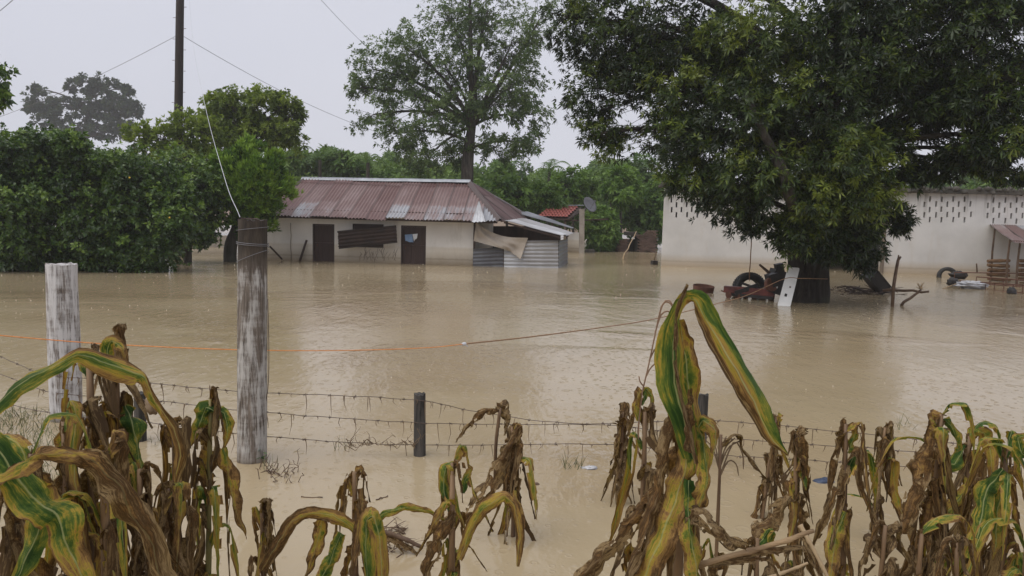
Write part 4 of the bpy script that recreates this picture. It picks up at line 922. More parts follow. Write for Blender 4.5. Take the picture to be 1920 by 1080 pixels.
def make_tree(name, label, cat, base, trunk, trad, lobes, leaf, lmat, bmat, seed, group=None, twigs=14, per=6, twig_r=.012, up=.3, light=.5, droop=.3, limb_r=.10, trunk_n=12, hang=0.0, parts=('trunk', 'branches', 'crown'), bright=None, shell=(.5, 1.05), trunk_wob=.12, jit=.6, att=(4, 14)):
    rs = np.random.default_rng(seed); rr = random.Random(seed)
    th = thing(name, label, cat, Vector((base.x, base.y, 0)), group)
    tp = catmull(trunk, 14); m = MB(); m.tube(tp, [np.interp(i / 13, np.linspace(0, 1, len(trad)), trad) for i in range(14)], trunk_n, True, trunk_wob, seed); obj(parts[0], m, bmat, th, True)
    bm_ = MB(); C, D, TI = [], [], []
    zlo = min(l[0].z - l[1][2] for l in lobes); zhi = max(l[0].z + l[1][2] for l in lobes)
    for (c, r, k, *ex) in lobes:
        # attach to the nearest suitable trunk point below the lobe
        best = min(range(*att), key=lambda i: (tp[i] - c).length + (2.0 if tp[i].z > c.z - .1 else 0) + .3 * abs(i - 9))
        a = tp[best]; mid = a.lerp(c, .5) + Vector((rr.uniform(-.15, .15), rr.uniform(-.15, .15), .18)) * (c - a).length
        L = (c - a).length; lr = min(limb_r, .02 + L * .022); pth = bez(a, mid, c, 9); bm_.tube(pth, [lr * (1 - .75 * i / 8) for i in range(9)], 6)
        nt = max(3, int(twigs * k)); lb = ex[0] if ex else light
        for t in range(nt):
            d = Vector(rs.normal(size=3)); d.normalize(); f = rr.uniform(*shell)
            e = c + Vector((d.x * r[0], d.y * r[1], d.z * r[2])) * f
            s = pth[rr.choice((5, 6, 7, 8))]; md = s.lerp(e, .5) + Vector((0, 0, up * .25 * (e - s).length)); tw = bez(s, md, e - Vector((0, 0, hang * (e - s).length)), 5)
            bm_.tube(tw, [twig_r, twig_r * .8, twig_r * .6, twig_r * .45, twig_r * .25], 4, False)
            tt = lb + rr.uniform(-.34, .34) + .22 * (e.z - c.z) / max(r[2], .1) + .10 * f  # light from above put into the tint: lobe tops and outer twigs paler
            for q in range(per):
                u = 1 - .55 * (q / per) * rr.random() - (.0 if q else 0); i = min(3, int(u * 4)); g_ = u * 4 - i; p = tw[i].lerp(tw[i + 1], g_)
                j = Vector(rs.normal(size=3)) * (.10 + .10 * min(r)) * jit
                dr = (e - c).normalized() * .6 + (tw[4] - tw[3]).normalized() * .5 + Vector((0, 0, up)) + Vector(rs.normal(size=3)) * .45
                C.append(p + j); D.append(dr); TI.append(tt)
    obj(parts[1], bm_, bmat, th, True)
    C = np.array([tuple(x) for x in C]); D = np.array([tuple(x) for x in D]); TI = np.array(TI)
    cl = [leaf_cluster(*leaf, seed=i + seed) for i in range(5)]
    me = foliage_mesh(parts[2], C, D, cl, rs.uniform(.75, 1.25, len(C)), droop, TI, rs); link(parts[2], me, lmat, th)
    return th
def lobe(px, py, rx, ry, Y, k=1.0, dep=None, *ex):
    s = mpp(Y); return (W(px, py, Y), (rx * s, (dep if dep else (rx + ry) / 2 * s), ry * s), k, *ex)

# mango
MY = 17.0; mbp = G(1511, 568); MB0 = Vector((mbp.x, mbp.y + .45, 0)); MY = MB0.y
ml = [lobe(*a) for a in (
 (1135, 55, 105, 85, 18, 1.2), (1110, 165, 60, 80, 18, .8), (1125, 250, 40, 40, 17.6, .45, None, .6), (1060, 30, 50, 55, 18, .4), (1185, 130, 60, 60, 17.5, .6),
 (1255, 50, 105, 80, 17, 1.2), (1280, 170, 95, 70, 16.8, 1.1, None, .62), (1285, 262, 75, 52, 16.4, .9), (1295, 325, 66, 36, 16.2, .7, None, .5), (1360, 372, 62, 38, 16, .6), (1400, 408, 40, 24, 16, .3),
 (1400, 70, 115, 90, 16, 1.4, None, .66), (1400, 205, 105, 80, 15.8, 1.3), (1410, 320, 85, 65, 15.6, 1.1, None, .5),
 (1555, 50, 125, 90, 16, 1.3, None, .45), (1550, 190, 115, 90, 15.6, 1.4, None, .5), (1575, 290, 100, 65, 15.2, 1.2, None, .68), (1600, 360, 85, 55, 15.2, 1.1, None, .66), (1530, 375, 70, 65, 15.5, 1.1, None, .62), (1490, 432, 52, 44, 15.8, .8, None, .5), (1575, 436, 68, 48, 16, .9, None, .35), (1615, 468, 42, 34, 16.3, .5, None, .2), (1545, 458, 46, 30, 15.9, .5, None, .3),
 (1655, 400, 34, 38, 16.6, .3, None, .35), (1692, 405, 24, 36, 16.9, .25, None, .35),
 (1715, 60, 125, 95, 15.8, 1.2, None, .35), (1690, 165, 80, 60, 15.8, .9, None, .35), (1670, 265, 55, 45, 16, .6, None, .45),
 (1860, 50, 115, 100, 15, 1.2, None, .32), (1855, 175, 95, 65, 15, 1.1, None, .36), (1885, 260, 65, 50, 14.8, .8, None, .42), (1805, 305, 60, 28, 16, .5, None, .3), (1900, 320, 40, 20, 15.4, .3, None, .4),
 (1800, -10, 110, 80, 15.4, 1.0, None, .25), (1640, 0, 100, 80, 15.6, 1.0, None, .3), (1790, 170, 70, 50, 15.6, .8, None, .22), (1920, -20, 110, 90, 14.8, 1.0, None, .25), (1640, 130, 80, 70, 15.6, .8, None, .32), (1745, 225, 40, 30, 16.2, .4, None, .25), (1820, 285, 60, 30, 15.8, .5, None, .28), (1720, 320, 45, 24, 16.4, .4, None, .3), (1990, 140, 110, 150, 14.5, 1.2, None, .35), (1240, -120, 170, 110, 17, 1.2), (1480, -150, 200, 130, 17, 1.3), (1740, -120, 190, 120, 16.5, 1.3), (1110, -60, 90, 70, 18, .6),
 (1330, 110, 140, 110, 20, 1.1, None, .3), (1500, 160, 150, 130, 20.5, 1.2, None, .25), (1730, 110, 170, 110, 20, 1.2, None, .25), (1450, 310, 110, 75, 19, .9, None, .3), (1640, 230, 60, 60, 19.5, .5, None, .25), (1560, 330, 90, 70, 18.6, .8, None, .3), (1870, 150, 120, 110, 19, .9, None, .25), (1250, 250, 70, 50, 19, .4, None, .35))]
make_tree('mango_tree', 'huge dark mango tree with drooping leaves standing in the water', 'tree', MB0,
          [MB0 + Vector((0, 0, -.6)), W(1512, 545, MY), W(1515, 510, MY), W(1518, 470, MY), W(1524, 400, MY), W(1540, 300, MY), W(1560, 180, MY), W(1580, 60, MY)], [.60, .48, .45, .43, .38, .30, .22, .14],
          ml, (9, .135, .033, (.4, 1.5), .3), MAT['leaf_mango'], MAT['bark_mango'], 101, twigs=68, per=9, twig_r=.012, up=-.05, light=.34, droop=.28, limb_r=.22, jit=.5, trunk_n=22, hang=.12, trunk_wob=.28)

mt = next(o for o in COL.objects if o.name == 'mango_tree')
m = MB(); m.tube(catmull([W(1516, 470, 16.7), W(1500, 420, 16.2), W(1484, 375, 15.25), W(1468, 325, 15.05), W(1447, 280, 15.15), W(1425, 235, 15.1), W(1400, 180, 15.6)], 20), [.14 - .004 * i for i in range(20)], 12, True, .25, 3); obj('limb', m, MAT['bark_limb'], mt, True)
# airy tree behind the farmhouse
AY = 38.0; ab = Vector((W(875, 330, AY).x, AY, 0))
al = [lobe(*a) for a in (
 (700, 130, 50, 55, 38, .8), (700, 215, 45, 45, 38, .6), (760, 90, 55, 50, 37, .8), (765, 170, 60, 55, 38, .9), (750, 250, 55, 45, 37, .8), (790, 305, 55, 35, 37, .6), (835, 130, 60, 60, 38, .9), (845, 40, 60, 60, 38, .9), (915, 20, 65, 60, 39, .9), (900, 110, 65, 60, 38, .9), (960, 80, 60, 60, 38, .9), (985, 150, 55, 55, 39, .8), (940, 185, 60, 50, 37, .8), (870, 200, 60, 50, 38, .8), (820, 225, 55, 45, 37, .7), (1000, 215, 40, 40, 38, .5), (985, 270, 40, 32, 37.5, .5), (930, 275, 50, 35, 38, .5), (860, 290, 50, 30, 38.5, .5), (1010, 40, 40, 60, 40, .6), (880, -60, 80, 60, 38, .7), (665, 165, 22, 25, 38, .25))]
make_tree('airy_tree', 'tall airy grey-green tree rising behind the farmhouse roof', 'tree', ab,
          [ab + Vector((0, 0, -.5)), W(876, 335, AY), W(878, 290, AY), W(882, 255, AY), W(888, 215, AY), W(892, 175, AY)], [.36, .33, .29, .24, .18, .10],
          al, (7, .19, .062, (.4, 1.5), .2), MAT['leaf_airy'], MAT['bark'], 202, twigs=52, per=9, twig_r=.014, up=.25, light=.5, droop=.3, limb_r=.17, att=(5, 10))

# citrus trees at the left
cit = (
 ('left-most dense citrus tree touching the left photo edge', -30, 515, 20.5, ((-60, 330, 90, 75), (15, 292, 60, 52), (62, 272, 34, 26), (20, 390, 85, 75), (-40, 450, 80, 60), (50, 460, 70, 50), (60, 340, 60, 60), (-40, 490, 60, 22), (35, 486, 45, 22), (75, 500, 22, 12))),
 ('dense dark citrus tree behind the white-painted post', 130, 518, 20.8, ((95, 285, 60, 42), (135, 272, 26, 20), (150, 330, 80, 60), (90, 380, 75, 65), (170, 410, 80, 65), (110, 465, 80, 48), (190, 470, 60, 45), (110, 496, 40, 16), (178, 490, 40, 22), (215, 375, 34, 40))),
 ('citrus tree with a few yellow fruits right of the white post', 255, 512, 21.2, ((220, 320, 70, 45), (270, 335, 70, 50), (240, 395, 80, 65), (305, 400, 65, 65), (250, 460, 75, 48), (298, 462, 46, 42), (245, 488, 40, 20), (280, 497, 30, 14), (335, 425, 28, 30), (345, 375, 30, 36))),
 ('lighter citrus tree nearest the cypress', 350, 480, 24.5, ((330, 320, 55, 45), (370, 340, 45, 45), (345, 390, 55, 55), (385, 405, 40, 42), (340, 435, 50, 35), (400, 360, 36, 45), (375, 438, 34, 20))))
for i, (lab, px, py, Y, ls) in enumerate(cit):
    b = Vector((W(px, py, Y).x, Y, 0)); lo = [lobe(x, y, rx, ry, Y + rnd.uniform(-.5, .5), .9 + (rx * ry) / 6000) for x, y, rx, ry in ls]
    make_tree('citrus_tree', lab, 'tree', b, [b + Vector((0, 0, -.6)), b + Vector((.05, 0, .4)), b + Vector((.0, .1, 1.2)), b + Vector((.1, 0, 2.2))], [.14, .12, .09, .05], lo,
              (7, .115, .055, (.5, 1.5), .2), MAT['leaf_citrus'], MAT['bark'], 300 + i, 'citrus trees by the flooded yard', twigs=66, per=7, twig_r=.008, up=.2, light=.45 + (.12 if i == 3 else 0), droop=.2, limb_r=.06, shell=(.35, 1.2))
fm = MB(); fm.lathe([(.001, -.05), (.03, -.04), (.05, 0), (.045, .03), (.001, .048)], (0, 0, 0), n=10); fme = mesh_from(fm, 'orange_fruit', True)
for (x, y, lab) in ((243, 333, 'bright yellow fruit high in the citrus tree with fruits'), (318, 408, 'yellow fruit low on the right side of the citrus tree with fruits')):
    o = bpy.data.objects.new('orange_fruit', fme); COL.objects.link(o); o.location = W(x, y, 20.0); o.scale = (.5, .5, .5)
    if not fme.materials: fme.materials.append(MAT['fruit'])
    tag(o, lab, 'fruit', 'yellow fruits on the citrus trees')
# cypress
TY = 25.6; tbp = Vector((G(436, 490).x, TY, 0))
rt = random.Random(9); tl = [lobe(465, 350, 60, 60, TY + .3, 1.2, .8, .1)]
for k in range(46):
    a = rt.uniform(0, 6.28); q_ = rt.random() ** .5; x_, y_ = 465 + 72 * q_ * math.cos(a), 350 + 78 * q_ * math.sin(a)
    tl.append(lobe(x_, y_, rt.uniform(12, 20), rt.uniform(16, 28), TY - 1.15 * math.sqrt(max(0, 1 - q_ * q_)) , .34, None, rt.uniform(.30, .95)))
make_tree('cypress_tree', 'bright green rounded cypress standing behind the tall post', 'tree', tbp, [tbp + Vector((0, 0, -.6)), tbp + Vector((0, 0, .5)), W(445, 420, TY), W(455, 340, TY)], [.24, .21, .17, .06], tl,
          (7, .20, .05, (.1, .7), 0), MAT['leaf_thuja'], MAT['bark'], 410, twigs=50, per=8, twig_r=.008, up=1.3, light=.5, droop=0, limb_r=.06, shell=(.45, 1.05))
# taller yellow-green tree behind the cypress
BY = 31.5; bb = Vector((W(470, 330, BY).x, BY, 0))
rt = random.Random(14); bl = [lobe(470 + rt.uniform(-85, 85), 215 + rt.uniform(-48, 55), rt.uniform(14, 24), rt.uniform(10, 20), BY + rt.uniform(-1, 1), .28, None, rt.uniform(.3, .85)) for k in range(34)] + [lobe(*a) for a in ((425, 185, 34, 26, BY, .4), (480, 205, 40, 28, BY, .5), (440, 240, 45, 32, BY, .6), (500, 250, 45, 28, BY, .6))]
make_tree('broadleaf_tree', 'yellow-green tree top rising above the cypress', 'tree', bb, [bb + Vector((0, 0, -.5)), bb + Vector((0, 0, 2)), W(470, 290, BY), W(470, 200, BY)], [.25, .22, .15, .05], bl,
          (7, .17, .065, (.3, 1.4), 0), MAT['leaf_back'], MAT['bark'], 420, twigs=46, per=7, twig_r=.012, up=.4, light=.5, droop=.35, limb_r=.09)
BY2 = 29.5; bb2 = Vector((W(345, 330, BY2).x, BY2, 0))
bl2 = [lobe(*a) for a in ((260, 255, 30, 25, BY2, .6), (300, 260, 40, 32, BY2, .8), (350, 235, 40, 30, BY2, .9), (395, 255, 38, 40, BY2, .8), (345, 290, 60, 30, BY2, .9), (400, 300, 40, 30, BY2, .6), (280, 300, 40, 25, BY2, .6))]
make_tree('broadleaf_tree', 'green bushy tree in front of the utility pole foot', 'tree', bb2, [bb2 + Vector((0, 0, -.5)), bb2 + Vector((0, 0, 2)), W(345, 300, BY2), W(345, 250, BY2)], [.22, .2, .12, .05], bl2,
          (7, .17, .06, (.2, 1.2), 0), MAT['leaf_back'], MAT['bark'], 430, twigs=44, per=7, twig_r=.012, up=.8, light=.55, droop=.1, limb_r=.08)
# left edge tree branch tip
LY = 15; lb_ = Vector((W(-260, 480, LY).x, LY, 0)); ll = [lobe(-25, 140, 40, 35, LY, .8), lobe(-20, 175, 35, 25, LY, .5), lobe(-110, 120, 80, 70, LY, .8), lobe(-220, 100, 90, 80, LY, .8)]
make_tree('edge_tree', 'dark tree tip reaching in at the upper left photo edge', 'tree', lb_, [lb_ + Vector((0, 0, -.5)), lb_ + Vector((0, 0, 1.5)), lb_ + Vector((.3, 0, 3.2)), lb_ + Vector((.6, 0, 4.6))], [.22, .2, .15, .06], ll,
          (7, .13, .06, (.4, 1.4), 0), MAT['leaf_citrus'], MAT['bark'], 440, twigs=36, per=6, twig_r=.008, up=.2, limb_r=.07)
# distant hazy tree
KY = 135; kb = Vector((W(158, 330, KY).x, KY, 0))
rt = random.Random(23); kl = [lobe(x, y, rx * 1.15, ry * 1.1, KY, .62) for x, y, rx, ry in ((165, 152, 32, 16), (205, 167, 30, 18), (85, 190, 38, 18), (130, 205, 40, 22), (230, 190, 35, 20), (200, 215, 35, 20), (95, 225, 28, 16), (250, 205, 18, 14), (150, 240, 45, 16), (230, 240, 30, 14), (60, 200, 18, 12), (165, 190, 30, 16), (185, 250, 40, 14), (120, 250, 34, 12))] + [lobe(rt.uniform(60, 260), rt.uniform(160, 255), 10, 7, KY, .25) for k in range(12)]
make_tree('distant_tree', 'large hazy flat-layered tree on the far left skyline', 'tree', kb, [kb + Vector((0, 0, -.3)), kb + Vector((0, 0, 8)), W(160, 250, KY), W(168, 200, KY), W(170, 165, KY)], [.85, .75, .55, .35, .15], kl,
          (6, .58, .26, (.5, 1.5), 0), MAT['leaf_kapok'], MAT['bark'], 450, twigs=46, per=9, twig_r=.06, up=.2, limb_r=.45, droop=.2)
# bushes at the brush edge, each its own
bushes = (('bright green bush under the satellite dish', 1125, 425, 40, 32, 45, .62), ('dark leafy bush behind the brick oven', 1195, 395, 45, 42, 55, .45), ('tall green bush against the white building corner', 1228, 395, 44.5, 24, 70, .5),
          ('leafy bush between farmhouse roof and tiled hut', 1010, 372, 40, 48, 40, .6), ('bush right behind the farmhouse roof hip', 950, 360, 38.5, 45, 36, .48), ('pale green bush above the tiled hut', 1075, 350, 44, 48, 40, .65), ('feathery light bush above the brick oven', 1165, 345, 42, 40, 40, .72),
          ('dark low bush at the water between hut and oven', 1132, 457, 41, 26, 16, .35))
for i, (lab, x, y, Y, rx, ry, lt) in enumerate(bushes):
    b = Vector((W(x, y, Y).x, Y, 0)); lo = [lobe(x + dx * rx, y + dy * ry, rx * .62, ry * .55, Y + rnd.uniform(-.6, .6), .9, None, lt) for dx, dy in ((-.45, .3), (.45, .25), (0, -.35), (.1, .6), (-.3, -.1), (.4, -.15))]
    t_ = W(x, y, Y); make_tree('bush', lab, 'bush', b, [b + Vector((0, 0, -.5)), b + Vector((.1, 0, .4)), b.lerp(t_, .7), t_], [.09, .08, .06, .03], lo, (6, .26, .10, (.4, 1.4), .2), MAT['leaf_bush'], MAT['bark'], 500 + i, 'bushes at the edge of the flooded yard', twigs=26, per=6, twig_r=.010, up=.25, limb_r=.05)
# woodland: a continuous far mass
rs = np.random.default_rng(77); C, D, TI = [], [], []
def skyl(px):
    return float(np.interp(px, [-200, 0, 300, 540, 600, 660, 720, 780, 860, 930, 1000, 1060, 1130, 1200, 1260, 1500, 1920, 2150], [262, 265, 270, 284, 276, 292, 284, 300, 306, 312, 318, 312, 318, 308, 330, 335, 330, 330]))
for k in range(640):
    if k % 8 == 0:
        px0 = rs.uniform(-250, 2200) if k < 330 else rs.uniform(520, 1260); Y0 = rs.uniform(46, 85); off0 = rs.uniform(-20, 30); t0 = .5 + rs.uniform(-.3, .3); rr0 = rs.uniform(.7, 1.25)
    Y = Y0 + rs.uniform(-1.5, 1.5); px = px0 + rs.normal() * 26; top = skyl(px0) + off0 + (px - px0) ** 2 / 90 + rs.uniform(-4, 10)
    tz = W(px, top, Y).z; x = W(px, top, Y).x; r = rs.uniform(.7, 1.5) * rr0; z = rs.uniform(.3, 1) ** .6 * (tz - r * .5); tint = t0 + rs.uniform(-.15, .15)
    n = 60; d = rs.normal(size=(n, 3)); d /= np.linalg.norm(d, axis=1, keepdims=True); f = rs.uniform(.6, 1.05, (n, 1))
    P = np.array([x, Y, z]) + d * f * np.array([r, r, r * .8]); C.append(P); D.append(d + rs.normal(size=(n, 3)) * .4 + [0, 0, .3]); TI.append(tint + .2 * d[:, 2] + rs.uniform(-.08, .08, n))  # top light painted into the tint: upper side of each clump is lighter
C = np.concatenate(C); D = np.concatenate(D); TI = np.concatenate(TI)
o = link('woodland', foliage_mesh('woodland', C, D, [leaf_cluster(8, .42, .15, (.4, 1.5), 0, seed=900 + i) for i in range(5)], rs.uniform(.7, 1.3, len(C)), .3, TI, rs), MAT['leaf_wood'])
tag(o, 'misty green woodland closing the view behind the farmhouse', 'woodland', kind='stuff')
# a few feathery palms sticking out of it
def palm(px, py, Y, L, label, seed):
    r = random.Random(seed); c = W(px, py, Y); th = thing('palm', label, 'palm', Vector((c.x, Y, 0)), 'palms in the woodland'); m = MB(); m.tube([Vector((c.x, Y, -.5)), c], [.14, .1], 7); obj('trunk', m, MAT['bark'], th)
    for k in range(9):
        a = 2 * math.pi * k / 9 + r.uniform(-.3, .3); o_ = Vector((math.cos(a), math.sin(a), 0)); up_ = r.uniform(.25, .95)
        pth = bez(c, c + o_ * L * .5 + Vector((0, 0, L * up_)), c + o_ * L * 1.0 + Vector((0, 0, L * (up_ - .75))), 12); m = MB(); m.tube(pth, [.02] * 11 + [.005], 4)
        for i in range(2, 12):
            t = (pth[i] - pth[i - 1]).normalized(); s = t.cross(Vector((0, 0, 1))).normalized()
            for sg in (-1, 1):
                ll_ = L * .30 * math.sin(math.pi * (i / 12.5)); p = pth[i]; e = p + s * sg * ll_ + t * ll_ * .4 - Vector((0, 0, ll_ * .35)); m.add([p, p + t * .05 + s * sg * .01, e], [(0, 1, 2)]); m.add([p - t * L * .04, p - t * L * .04 + t * .05, e - t * L * .04], [(0, 1, 2)])
        me = mesh_from(m, 'frond'); a_ = me.attributes.new('tint', 'FLOAT', 'POINT'); a_.data.foreach_set('value', np.full(len(me.vertices), .55 + r.uniform(-.2, .25), np.float32)); link('frond', me, MAT['leaf_wood'], th)
palm(1030, 322, 47, 1.5, 'palm tuft on the skyline left of the mango leaves', 1)
palm(600, 300, 47, 1.6, 'palm tuft above the left end of the farmhouse ridge', 2)
palm(690, 305, 45, 1.3, 'palm tuft above the middle of the farmhouse ridge', 3)
palm(1150, 318, 44, 1.5, 'palm tuft beside the hanging mango leaves', 4)
#@@CORN
# ------------------------------------------------------------------ corn
def leaf_mesh(path, width, fold=.35, twist=(0, 0), ruffle=.15, ref=None, seed=0, nseg=18, ncs=5, crump=0.0, base_w=.35, tipw=.04, wprof=None, tear=.6, twn=.6, kink=.35):
    """ribbon along path (points); width in metres; frame from ref (the direction the blade faces)"""
    r = random.Random(seed); P = catmull(path, nseg); mb = MB()
    mm_ = len(path) - 1; lin = []
    for i in range(nseg):
        q_ = i / (nseg - 1) * mm_; k_ = min(int(q_), mm_ - 1); lin.append(Vector(path[k_]).lerp(Vector(path[k_ + 1]), q_ - k_))
    P = [a_.lerp(b_, kink) for a_, b_ in zip(P, lin)]; vs, uvs = [], []; so = Vector((r.uniform(0, 99), r.uniform(0, 99), 0))
    prevB = None
    for i, p in enumerate(P):
        v = i / (nseg - 1); T = (P[min(i + 1, nseg - 1)] - P[max(0, i - 1)]).normalized()
        V = ref if ref is not None else (p - CAMP).normalized()
        B = T.cross(V)
        if B.length < .05: B = prevB.copy() if prevB else T.orthogonal()
        B.normalize()
        if prevB and ref is not None and B.dot(prevB) < 0: B = -B
        prevB = B.copy()
        a = twist[0] + (twist[1] - twist[0]) * v + twn * mnoise.noise(Vector((v * 5.5, 3, 0)) + so); N = B.cross(T).normalized(); B2 = B * math.cos(a) + N * math.sin(a); N2 = N * math.cos(a) - B * math.sin(a)
        if wprof: w = np.interp(v, np.linspace(0, 1, len(wprof)), wprof) * width
        else: w = width * (min(1, base_w + v * 4) if v < .25 else 1) * (1 if v < .45 else max(tipw, 1 - ((v - .45) / .55) ** 1.6))
        wl_ = 1 + .16 * mnoise.noise(Vector((v * 9, 11, 0)) + so) + .10 * mnoise.noise(Vector((v * 26, 5, 0)) + so); wr_ = 1 + .16 * mnoise.noise(Vector((v * 9, 31, 0)) + so) + .10 * mnoise.noise(Vector((v * 26, 45, 0)) + so); w0 = w
        for k in range(ncs):
            u = k / (ncs - 1) * 2 - 1; w = w0 * (wl_ if u < 0 else wr_)
            off = B2 * (u * w / 2 * math.cos(fold * abs(u) * .9)) + N2 * (abs(u) * w / 2 * math.sin(fold))
            rf = ruffle * w * abs(u) ** 1.5 * mnoise.noise(Vector((v * 7 + (3 if u > 0 else 0), u, 0)) + so)
            cr = Vector((0, 0, 0))
            if crump: cr = mnoise.noise_vector(Vector((p.x * 22, p.y * 22, p.z * 22)) + Vector((u * 1.7, 0, 0)) + so) * crump + mnoise.noise_vector(Vector((p.x * 60, p.y * 60, p.z * 45)) + Vector((u * 3.1, 0, 0)) + so) * crump * .5
            vs.append(p + off + N2 * rf + cr); uvs.append(((u + 1) / 2, v))
    fs = []
    for i in range(nseg - 1):
        v = i / (nseg - 1)
        for k in range(ncs - 1):
            if tear and 0 < i < nseg - 2:
                nz = mnoise.noise(Vector((v * 38, 7 if k == 0 else 71, 0)) + so)
                if k in (0, ncs - 2) and nz > .42 - tear * .45: continue
                if tear > .4 and v > .35 and 0 < k < ncs - 2 and mnoise.noise(Vector((v * 5, k * 3.7, 9)) + so) > .50 - .2 * tear: continue
            fs.append((i * ncs + k, i * ncs + k + 1, (i + 1) * ncs + k + 1, (i + 1) * ncs + k))
    mb.add(vs, fs, uvs)
    return mb
def leaf_part(parent, mb, age, yel=.25, side=.5):
    o = obj('leaf', mb, MAT['corn'], parent, True); o.color = (age, yel, side, 1); return o
def hleaf(parent, pts, age, yel=.25, twist=(0, 0), fold=.35, ruffle=.12, seed=0, crump=0, wprof=None, w=None, side=.5):
    """hero leaf: pts are (px,py,Y); w = widest width in photo pixels"""
    Ym = sum(p[2] for p in pts) / len(pts)
    return leaf_part(parent, leaf_mesh([W(*p) for p in pts], w * mpp(Ym), fold + .15, twist, ruffle + .22, None, seed, 46, 9, crump + .0045, wprof=wprof, tear=0 if age < .55 else .45, twn=1.1, kink=.6), age, yel, side)
corn_n = 0
def corn(top, base, Y, label, seed, n=11, age=.68, age_sd=.14, green=.15, stalk='corn_stalk', L=(.35, .7), wd_=(.035, .07), extra_top=True, r=.013, lean_y=0):
    """top, base: photo pixels of the stalk's ends at depth Y (base at or below the water)"""
    rr = random.Random(seed); T = W(top[0], top[1], Y); B = W(base[0], base[1], Y); B = Vector((B.x, Y + lean_y, min(B.z, -.05) if base[1] < 1080 else -.3))
    th = thing('corn_plant', label, 'corn plant', Vector((B.x, B.y, 0)), 'flooded withered corn plants in the foreground')
    md = B.lerp(T, .5) + Vector((rr.uniform(-.02, .02), rr.uniform(-.02, .02), 0)); sp = bez(B, md, T, 12); m = MB()
    m.tube(sp, [r * (1.15 - .5 * i / 11) * (1.18 if i % 3 == 0 else 1) for i in range(12)], 9, True, .1, seed); obj('stalk', m, MAT[stalk], th, True)
    H = (T - B).length
    n = int(n * 1.15); age_sd += .07
    for k in range(n):
        u = 1 - (k / n) * .78 * rr.uniform(.85, 1.1) if H > .4 else rr.uniform(.4, 1); u = max(.2, min(1, u)); i = min(10, int(u * 11)); nd = sp[i].lerp(sp[i + 1], u * 11 - i)
        if nd.z < .02: continue
        ph = k * 2.4 + rr.uniform(-.7, .7); o_ = Vector((math.cos(ph), math.sin(ph) * .8, 0)); z = Vector((0, 0, 1)); Ln = rr.uniform(*L); isg = rr.random() < green
        if isg and rr.random() < .6:
            out = rr.uniform(.10, .22); rise = rr.uniform(.05, .16)
            pts = [nd, nd + o_ * out * .35 + z * rise * .8, nd + o_ * out + z * rise * .75, nd + o_ * out * 1.35 - z * Ln * .22, nd + o_ * out * 1.45 - z * Ln * .6]
            mb = leaf_mesh(pts, rr.uniform(*wd_) * 1.0, .45, (rr.uniform(-.5, .5), rr.uniform(-.9, .9)), .2, o_ + z * .3, seed * 31 + k, 20, 5, .004); ag = rr.uniform(.18, .40)
        else:
            out = rr.uniform(.012, .08); rise = rr.uniform(.0, .08); flare = rr.uniform(-.02, .17); sw = Vector((-o_.y, o_.x, 0)) * rr.uniform(-.10, .10)
            pts = [nd - z * .03, nd + o_ * out * .5 + z * rise, nd + o_ * out + z * rise * .6, nd + o_ * out * 1.1 - z * Ln * .25 + sw * .4, nd + o_ * (out + flare * .5) - z * Ln * .62 + sw, nd + o_ * (out + flare) - z * Ln + sw * 1.6]
            mb = leaf_mesh(pts, rr.uniform(*wd_) * 1.08, rr.uniform(.2, .85), (rr.uniform(-.8, .8), rr.uniform(-1.7, 1.7)), .35, o_, seed * 31 + k, 24, 7, rr.uniform(.004, .011), .6, .10); ag = max(.3, min(1, rr.gauss(age, age_sd))) if not isg else rr.uniform(.22, .42)
        leaf_part(th, mb, ag, rr.uniform(.1, .5))
    for k in range(max(2, n // 4)):
        u = rr.uniform(.35, .98); i = min(10, int(u * 11)); nd = sp[i].lerp(sp[i + 1], u * 11 - i)
        if nd.z < .05: continue
        ph = rr.uniform(0, 6.28); o_ = Vector((math.cos(ph), math.sin(ph), 0)); Ln = rr.uniform(.14, .32); sw = Vector((rr.uniform(-.05, .05), rr.uniform(-.03, .03), 0))
        pts = [nd + Vector((0, 0, .05)), nd + o_ * .012, nd + o_ * rr.uniform(.015, .04) + sw * .5 - Vector((0, 0, Ln * .5)), nd + o_ * rr.uniform(.02, .09) + sw - Vector((0, 0, Ln))]
        leaf_part(th, leaf_mesh(pts, rr.uniform(.045, .085), rr.uniform(.4, 1.1), (rr.uniform(-1, 1), rr.uniform(-2, 2)), .4, o_, seed * 57 + k, 16, 7, rr.uniform(.005, .012), .7, .25), max(.45, min(1, rr.gauss(age + .04, .14))), rr.uniform(-.1, .3))
    if extra_top:
        for k in range(2):
            d = Vector((rr.uniform(-.05, .05), rr.uniform(-.02, .02), rr.uniform(-.02, .03))); a = sp[-1]
            leaf_part(th, leaf_mesh([a - Vector((0, 0, .08)), a + d * .4, a + d + Vector((0, 0, -.03)), a + d * 1.5 - Vector((0, 0, .14))], rr.uniform(.025, .04), .9, (0, rr.uniform(-1, 1)), .3, None, seed + k, 12, 5, .008), .66, .1)
    return th
def tassel(th, a, dirs, mat='tassel', r=.0022):
    m = MB()
    for pts in dirs: m.tube(catmull([W(*p) if len(p) == 3 and not isinstance(p, Vector) else p for p in pts], 10), [r] * 9 + [r * .4], 4)
    obj('tassel', m, MAT[mat], th)

